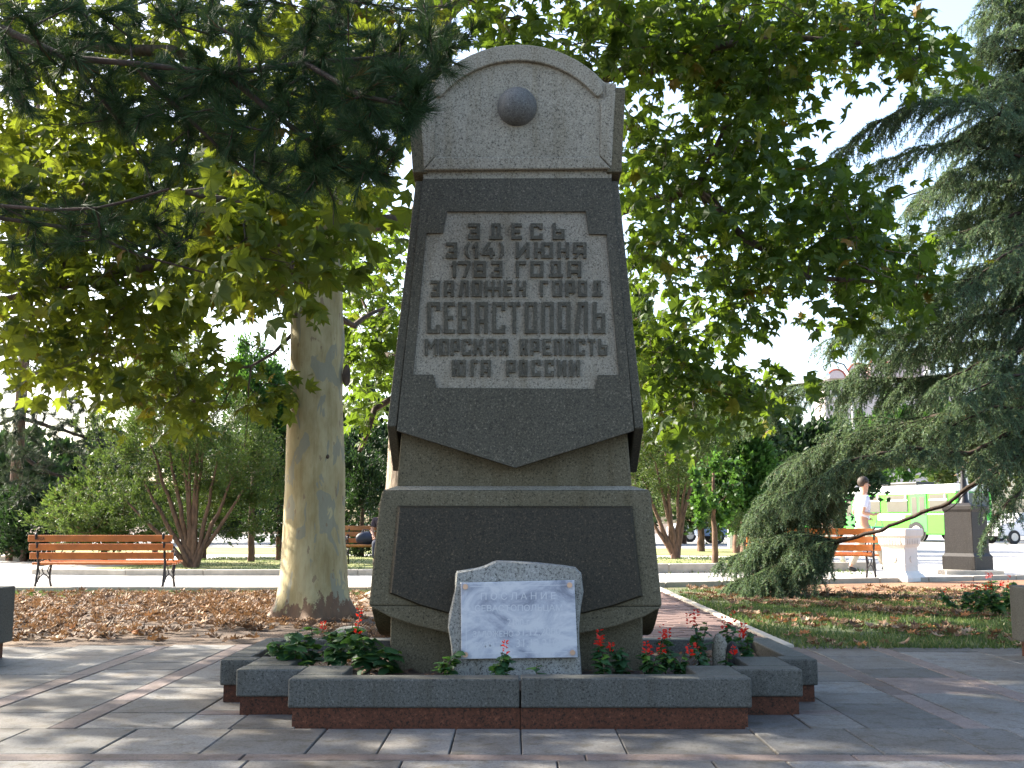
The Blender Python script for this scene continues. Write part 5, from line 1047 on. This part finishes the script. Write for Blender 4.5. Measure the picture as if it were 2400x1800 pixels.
# ------------------------------------------------------------------ cedars
def cedar(label, base, trunk, tr, limbs, dens=1., mat='l_cedar', seed=1, nlen=.044, wd=.0088):
    r = empty('cedar_tree', base, 0, label, 'tree'); rr = random.Random(seed)
    mb = MB(); mb.tube([Vector(p) - base for p in trunk], tr, 14); mb.build('trunk', M['bark'], r, True)
    wood = Skel(); pts_, drs = [], []; GAP = [(1988, 1130), (2050, 1105), (2110, 1095), (2240, 1105), (2285, 1150), (2250, 1300), (2150, 1365), (1965, 1375), (1950, 1310), (1985, 1240)]
    gap = lambda p: (lambda u: inpoly(u[0], u[1], GAP))(proj(p))
    def curve(p0, d0, L, droop, k):
        out = [p0]; p = p0.copy(); d = d0.normalized()
        for i in range(k): d = (d + Vector((rr.gauss(0, .07), rr.gauss(0, .07), -droop / k + rr.gauss(0, .04)))).normalized(); p = p + d * (L / k); out.append(p.copy())
        return out
    for (lp_, r0, bare_, sl, dn) in limbs:
        lp_ = [Vector(q) for q in lp_]; seg = []
        for i in range(len(lp_) - 1):
            m_ = max(2, int((lp_[i + 1] - lp_[i]).length / .10))
            for j in range(m_): seg.append(lp_[i].lerp(lp_[i + 1], j / m_))
        seg.append(lp_[-1]); n_ = len(seg); cur = wood.add(seg[0], -1, r0); ids = [cur]
        for i in range(1, n_): cur = wood.add(seg[i] + Vector((rr.gauss(0, .006), rr.gauss(0, .006), rr.gauss(0, .008))), cur, r0 * (1 - .85 * i / n_)); ids.append(cur)
        for i in range(n_):
            u = i / n_
            if u < bare_: continue
            dirl = (seg[min(i + 1, n_ - 1)] - seg[max(i - 1, 0)]).normalized(); lat = dirl.cross(Vector((0, 0, 1))).normalized()
            for s in (-1, 1, -1, 1):
                if rr.random() > .75 * dn: continue
                L2 = sl * (1.1 - .7 * u) * rr.uniform(.55, 1.15); d2 = (dirl * rr.uniform(.5, .9) + lat * s * rr.uniform(.5, 1.1) + Vector((0, 0, rr.uniform(-.15, .35))))
                c2 = curve(seg[i], d2, L2, rr.uniform(.5, 1.3), max(3, int(L2 / .09))); cc = ids[i]
                for q in range(1, len(c2)):
                    if gap(c2[q]): break
                    cc = wood.add(c2[q], cc); dd = (c2[q] - c2[q - 1]).normalized(); pts_.append(c2[q]); drs.append(dd); pts_.append((c2[q] + c2[q - 1]) / 2); drs.append(dd)
                    l2 = dd.cross(Vector((0, 0, 1))).normalized()
                    for s2 in (-1, 1):
                        L3 = rr.uniform(.07, .24); c3 = curve(c2[q], dd * .5 + l2 * s2 * rr.uniform(.3, .9) + Vector((0, 0, -.2)), L3, rr.uniform(.6, 1.8), max(2, int(L3 / .05))); c_ = cc
                        if gap(c3[-1]): continue
                        for w3 in range(1, len(c3)):
                            d3 = (c3[w3] - c3[w3 - 1]).normalized(); pts_.append(c3[w3]); drs.append(d3)
                        wood.add(c3[-1], cc)
    wood.p = [(p[0] - base.x, p[1] - base.y, p[2] - base.z) for p in wood.p]; wood.mesh('branches', M['bark_dark'], r, .0022, .40, 4)
    needles(np.array([tuple(p) for p in pts_]) - np.array(base), [tuple(d) for d in drs], max(4, int(13 * dens)), nlen, wd, .75, .05, M[mat], r, upbias=.35)
    return len(pts_)
bC = Vector((P(2560, 1300, 13.5).x, 13.5, 0)); tz = lambda z: (bC.x, 13.5, z)
def lim(z0, pts): return [tz(z0)] + [P(*q) for q in pts]
EXTRA = [(lim(z0, [(x0, y0, Ya), ((x0 + x1) / 2, (y0 + y1) / 2 - 25, (Ya + Yb) / 2), (x1, y1, Yb)]), .03, .2, L_, dn) for z0, x0, y0, Ya, x1, y1, Yb, L_, dn in (
    (3.9, 2350, 960, 14.4, 1860, 1070, 15.2, 1.0, 1.0),
    (4.6, 2400, 800, 14, 2010, 860, 14.6, .9, .9), (5.0, 2400, 700, 14, 2040, 800, 14.6, .9, .9), (5.4, 2420, 620, 13.8, 2080, 700, 14.4, .9, .9), (5.9, 2420, 540, 14, 2110, 560, 14.6, .9, .8), (6.6, 2420, 430, 13.6, 2080, 470, 14.2, .8, .7),
    (7.3, 2420, 320, 13.8, 2230, 330, 14.2, .8, .8), (4.0, 2420, 960, 12.2, 2230, 1000, 12, .7, .8), (4.4, 2440, 880, 12, 2260, 930, 11.8, .7, .8), (8.5, 2420, 60, 14, 2300, 30, 14, .8, .9), (7.2, 2430, 270, 13, 2290, 300, 12.8, .9, 1.1), (6.6, 2430, 400, 13, 2230, 400, 12.8, .9, 1.0), (7.6, 2430, 200, 13, 2300, 215, 12.8, .8, 1.0), (8.1, 2430, 100, 13.4, 2330, 80, 13.2, .8, 1.1), (6.0, 2430, 500, 14, 2230, 510, 14, .9, 1.0), (8.9, 2430, 0, 13.6, 2330, -20, 13.6, .8, 1.1), (7.9, 2420, 180, 14, 2290, 120, 14, .8, .9))]
for x1, y1, Y1, L_ in ((1790, 1200, 15.0, .9), (1760, 1300, 14.8, .9), (1830, 1370, 14.2, .7), (1740, 1355, 14.7, .8), (1880, 1330, 14.3, .6), (1700, 1310, 15.0, .6), (1715, 1365, 14.6, .6), (1790, 1250, 15.0, .9), (1900, 1210, 14.6, .8)):
    EXTRA.append(([P(1962, 1270 if y1 > 1250 else 1160, 14.2), P((1962 + x1) / 2, y1 - 50 if y1 > 1250 else 1150, (14.2 + Y1) / 2), P(x1, y1, Y1)], .02, 0., L_, 1.1))
limbsC = EXTRA + [(lim(3.3, [(2400, 1050, 12.6), (2300, 1120, 12.8), (2223, 1179, 13.1), (2065, 1240, 13.6), (1950, 1275, 14.0), (1850, 1310, 14.2), (1770, 1355, 14.4)]), .045, .60, 1.0, 1.25),
          (lim(3.2, [(2420, 1040, 12.4), (2330, 1110, 12.3), (2270, 1150, 12.2), (2220, 1200, 12.2)]), .03, .25, .7, .7),
          (lim(3.6, [(2400, 1000, 12.4), (2270, 1065, 12.2), (2150, 1050, 12.2), (2000, 1075, 12.4), (1860, 1160, 12.8)]), .04, .30, .8, .85),
          (lim(3.9, [(2400, 905, 13.0), (2250, 965, 13.5), (2100, 1000, 14.0), (1950, 1035, 14.5), (1850, 1090, 14.8), (1780, 1200, 15.0)]), .05, .30, 1.25, 1.2),
          (lim(4.2, [(2350, 870, 13.8), (2150, 890, 14.5), (1980, 895, 15.0), (1850, 905, 15.2), (1765, 960, 15.4)]), .05, .25, 1.2, 1.1),
          (lim(3.7, [(2300, 1010, 13.8), (2150, 1060, 14.6), (1990, 1085, 15), (1890, 1170, 15), (1810, 1250, 15)]), .04, .30, .95, 1.1),
          ([P(1985, 1262, 13.9), P(1900, 1290, 14.6), P(1800, 1350, 14.6)], .02, .05, 1.0, 1.3),
          (lim(5.0, [(2400, 720, 13), (2280, 750, 13.2), (2150, 790, 13.6), (2020, 760, 13.8), (1965, 790, 13.9)]), .045, .25, 1.0, .95),
          (lim(5.3, [(2420, 640, 13), (2300, 650, 13), (2150, 690, 13.2), (2060, 720, 13.3)]), .04, .2, 1.0, .9),
          (lim(6.0, [(2400, 500, 13), (2327, 520, 13), (2190, 570, 13.2), (2090, 640, 13.4)]), .045, .25, .9, .8),
          (lim(6.3, [(2400, 420, 13.2), (2250, 440, 13.4), (2150, 480, 13.6)]), .04, .2, .9, .7),
          (lim(7.0, [(2400, 290, 12.4), (2270, 235, 12.2), (2150, 240, 12.2), (2050, 290, 12.3), (1965, 360, 12.4)]), .05, .25, .95, .95),
          (lim(6.8, [(2400, 370, 12.6), (2250, 330, 12.6), (2120, 360, 12.6), (2020, 400, 12.7)]), .04, .2, .8, .8),
          (lim(8.2, [(2400, 120, 13.5), (2330, 110, 13.7), (2260, 150, 13.8)]), .04, .2, .8, 1.0), (lim(8.8, [(2400, 20, 13.5), (2330, 40, 13.7)]), .04, .2, .8, 1.0), (lim(7.7, [(2400, 190, 13.6), (2300, 190, 13.8), (2200, 210, 14)]), .04, .2, .8, .9),
          (lim(4.5, [(2400, 820, 12.5), (2300, 850, 12.5), (2200, 900, 12.5)]), .03, .2, .8, .8), (lim(2.9, [(2420, 1130, 12.5), (2360, 1180, 12.3), (2310, 1260, 12.2)]), .02, .2, .5, .55),
          (lim(5.6, [(2420, 560, 12.3), (2350, 600, 12), (2260, 680, 12)]), .03, .2, .8, .7)]
npt = cedar('large blue-green cedar with sweeping drooping branches at the right', bC, [tz(0), tz(3), tz(6), tz(10)], [.32, .28, .22, .12], limbsC, 1.0)
print('cedar points', npt)
# ------------------------------------------------------------------ junipers and background trees
def bushy(name, label, base, stems, blobs, mat, nface, fs, fl, sr=.05, up=.6, group=None, cat='tree', stem_mat='bark_red', ntw=60):
    r = empty(name, base, 0, label, cat, group); sk_ = Skel()
    for pts, r0, r1 in stems: sk_.limb(pts, -1, r0, r1, .25)
    tot = sum(b_[3] * b_[4] * b_[5] for b_ in blobs) ; pos = []; out = []
    for (x, y, z, a, b_, c) in blobs:
        k = int(nface * a * b_ * c / tot); nc = max(8, k // 130); cc = unit(R.normal(0, 1, (nc, 3))) * (R.uniform(.3, 1.25, (nc, 1)) ** .5)
        cs = cc[R.integers(0, nc, k)] ; q = cs + R.normal(0, 1, (k, 3)) * R.uniform(.03, .16, (nc, 1))[R.integers(0, nc, k)] * [1, 1, 1.3]; pos.append(q * [a, b_, c] + [x, y, z]); out.append(cs * [1, 1, .6])
    pos = np.vstack(pos); out = np.vstack(out)
    tw = pos[R.choice(len(pos), min(ntw, len(pos)), False)]; sk_.attach([Vector(p) for p in tw], .3, .05, .03)
    sk_.p = [(p[0] - base.x, p[1] - base.y, p[2] - base.z) for p in sk_.p]; sk_.mesh('stems', M[stem_mat], r, .004, .5)
    d = unit(out + R.normal(0, .5, pos.shape) + [0, 0, up]); rot = frames(d, R.normal(0, 1, pos.shape))
    V, Fc, tt = scatter(DIA_V * [fs / fl, 1, 1], DIA_T, pos - np.array(base), rot, R.uniform(.6, 1.2, len(pos)) * fl, np.clip(R.normal(.45, .25, len(pos)), 0, 1))
    tag(link('crown', npmesh('crown', V, Fc, tt), M[mat], r), kind='stuff'); return r
def Wb(px, py, Y, rx, rz, ry=None):           # blob: photo centre and radii in photo px at that distance
    p = P(px, py, Y); k = Y / F; return (p.x, p.y, p.z, rx * k, (ry or rx * k * .8), rz * k)
gJ = G(452, 1330, .03); bJ = Vector((gJ.x, gJ.y, .03))
def stemset(base, Y, ends, r0=.06): return [([base + Vector((rnd.gauss(0, .06), rnd.gauss(0, .05), -.02)), base.lerp(P(x, y, Y), .35) + Vector((rnd.gauss(0, .03), 0, -.03)), P(x, y, Y)], r0 * rnd.uniform(.7, 1.1), .02) for x, y in ends]
bushy('juniper_tree', 'many-stemmed juniper behind the left bench', bJ, stemset(bJ, gJ.y, [(330, 1120), (355, 1050), (390, 1010), (420, 1000), (445, 1050), (480, 1020), (510, 1080), (545, 1120), (570, 1150), (300, 1180), (470, 950)], .075),
      [Wb(390, 960, gJ.y, 110, 130), Wb(300, 1060, gJ.y, 80, 75), Wb(340, 900, gJ.y + .4, 55, 90), Wb(425, 790, gJ.y, 40, 60), Wb(220, 1010, gJ.y + .8, 45, 55), Wb(520, 1040, gJ.y + .3, 120, 120), Wb(600, 1120, gJ.y + .5, 90, 90), Wb(150, 1190, gJ.y - .3, 60, 42), Wb(220, 1130, gJ.y, 55, 50), Wb(430, 840, gJ.y, 60, 90), Wb(330, 1170, gJ.y - .2, 70, 50), Wb(470, 1130, gJ.y + .6, 100, 70), Wb(250, 1180, gJ.y + .5, 90, 50), Wb(560, 1190, gJ.y + .9, 90, 60), Wb(400, 1190, gJ.y + 1.2, 130, 50)], 'l_jun', 66000, .026, .08, ntw=160)
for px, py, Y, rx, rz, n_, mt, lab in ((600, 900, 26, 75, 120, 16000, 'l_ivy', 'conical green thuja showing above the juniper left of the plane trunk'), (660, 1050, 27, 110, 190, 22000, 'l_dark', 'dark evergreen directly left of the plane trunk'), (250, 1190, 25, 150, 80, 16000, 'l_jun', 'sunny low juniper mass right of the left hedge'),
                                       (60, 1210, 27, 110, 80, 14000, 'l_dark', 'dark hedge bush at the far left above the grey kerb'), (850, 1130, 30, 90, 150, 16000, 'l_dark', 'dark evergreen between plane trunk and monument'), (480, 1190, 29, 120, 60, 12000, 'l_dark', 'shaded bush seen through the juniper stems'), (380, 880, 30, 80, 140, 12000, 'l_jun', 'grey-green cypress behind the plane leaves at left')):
    b0 = P(px, py, Y); gr = Vector((b0.x, Y, 0)); bushy('evergreen_tree' if rz > 100 else 'evergreen_shrub', lab, gr, [([gr, b0], .09, .03)], [Wb(px, py + rz * .25, Y, rx, rz * .8), Wb(px, py - rz * .35, Y, rx * .65, rz * .65), Wb(px + rx * .3, py + rz * .5, Y, rx * .8, rz * .6)], mt, n_, .05, .12, cat='tree' if rz > 100 else 'shrub')
gK = G(1585, 1309, .03); bK = Vector((gK.x, gK.y, .03))
bushy('juniper_tree', 'many-stemmed juniper right of the monument', bK, stemset(bK, gK.y, [(1505, 1120), (1535, 1080), (1560, 1060), (1590, 1050), (1610, 1100), (1640, 1040), (1515, 1200)], .09),
      [Wb(1560, 1040, gK.y, 90, 110), Wb(1500, 1080, gK.y, 60, 110), Wb(1640, 1010, gK.y + .3, 90, 100), Wb(1590, 960, gK.y, 90, 70), Wb(1680, 1220, gK.y - .6, 60, 50), Wb(1470, 980, gK.y + 1, 70, 120), Wb(1550, 1150, gK.y + 1, 100, 60)], 'l_jun', 40000, .028, .085, ntw=120)
gI = Vector((P(1672, 1150, 24).x, 24, 0)); bushy('ivy_shrub', 'bright green ivy-covered stump right of the juniper', gI, [([gI, P(1672, 1100, 24)], .08, .03)], [Wb(1675, 1140, 24, 50, 70), Wb(1665, 1200, 24, 38, 45), Wb(1700, 1110, 24.2, 35, 40)], 'l_ivy', 2600, .09, .11, up=-.2, cat='shrub')
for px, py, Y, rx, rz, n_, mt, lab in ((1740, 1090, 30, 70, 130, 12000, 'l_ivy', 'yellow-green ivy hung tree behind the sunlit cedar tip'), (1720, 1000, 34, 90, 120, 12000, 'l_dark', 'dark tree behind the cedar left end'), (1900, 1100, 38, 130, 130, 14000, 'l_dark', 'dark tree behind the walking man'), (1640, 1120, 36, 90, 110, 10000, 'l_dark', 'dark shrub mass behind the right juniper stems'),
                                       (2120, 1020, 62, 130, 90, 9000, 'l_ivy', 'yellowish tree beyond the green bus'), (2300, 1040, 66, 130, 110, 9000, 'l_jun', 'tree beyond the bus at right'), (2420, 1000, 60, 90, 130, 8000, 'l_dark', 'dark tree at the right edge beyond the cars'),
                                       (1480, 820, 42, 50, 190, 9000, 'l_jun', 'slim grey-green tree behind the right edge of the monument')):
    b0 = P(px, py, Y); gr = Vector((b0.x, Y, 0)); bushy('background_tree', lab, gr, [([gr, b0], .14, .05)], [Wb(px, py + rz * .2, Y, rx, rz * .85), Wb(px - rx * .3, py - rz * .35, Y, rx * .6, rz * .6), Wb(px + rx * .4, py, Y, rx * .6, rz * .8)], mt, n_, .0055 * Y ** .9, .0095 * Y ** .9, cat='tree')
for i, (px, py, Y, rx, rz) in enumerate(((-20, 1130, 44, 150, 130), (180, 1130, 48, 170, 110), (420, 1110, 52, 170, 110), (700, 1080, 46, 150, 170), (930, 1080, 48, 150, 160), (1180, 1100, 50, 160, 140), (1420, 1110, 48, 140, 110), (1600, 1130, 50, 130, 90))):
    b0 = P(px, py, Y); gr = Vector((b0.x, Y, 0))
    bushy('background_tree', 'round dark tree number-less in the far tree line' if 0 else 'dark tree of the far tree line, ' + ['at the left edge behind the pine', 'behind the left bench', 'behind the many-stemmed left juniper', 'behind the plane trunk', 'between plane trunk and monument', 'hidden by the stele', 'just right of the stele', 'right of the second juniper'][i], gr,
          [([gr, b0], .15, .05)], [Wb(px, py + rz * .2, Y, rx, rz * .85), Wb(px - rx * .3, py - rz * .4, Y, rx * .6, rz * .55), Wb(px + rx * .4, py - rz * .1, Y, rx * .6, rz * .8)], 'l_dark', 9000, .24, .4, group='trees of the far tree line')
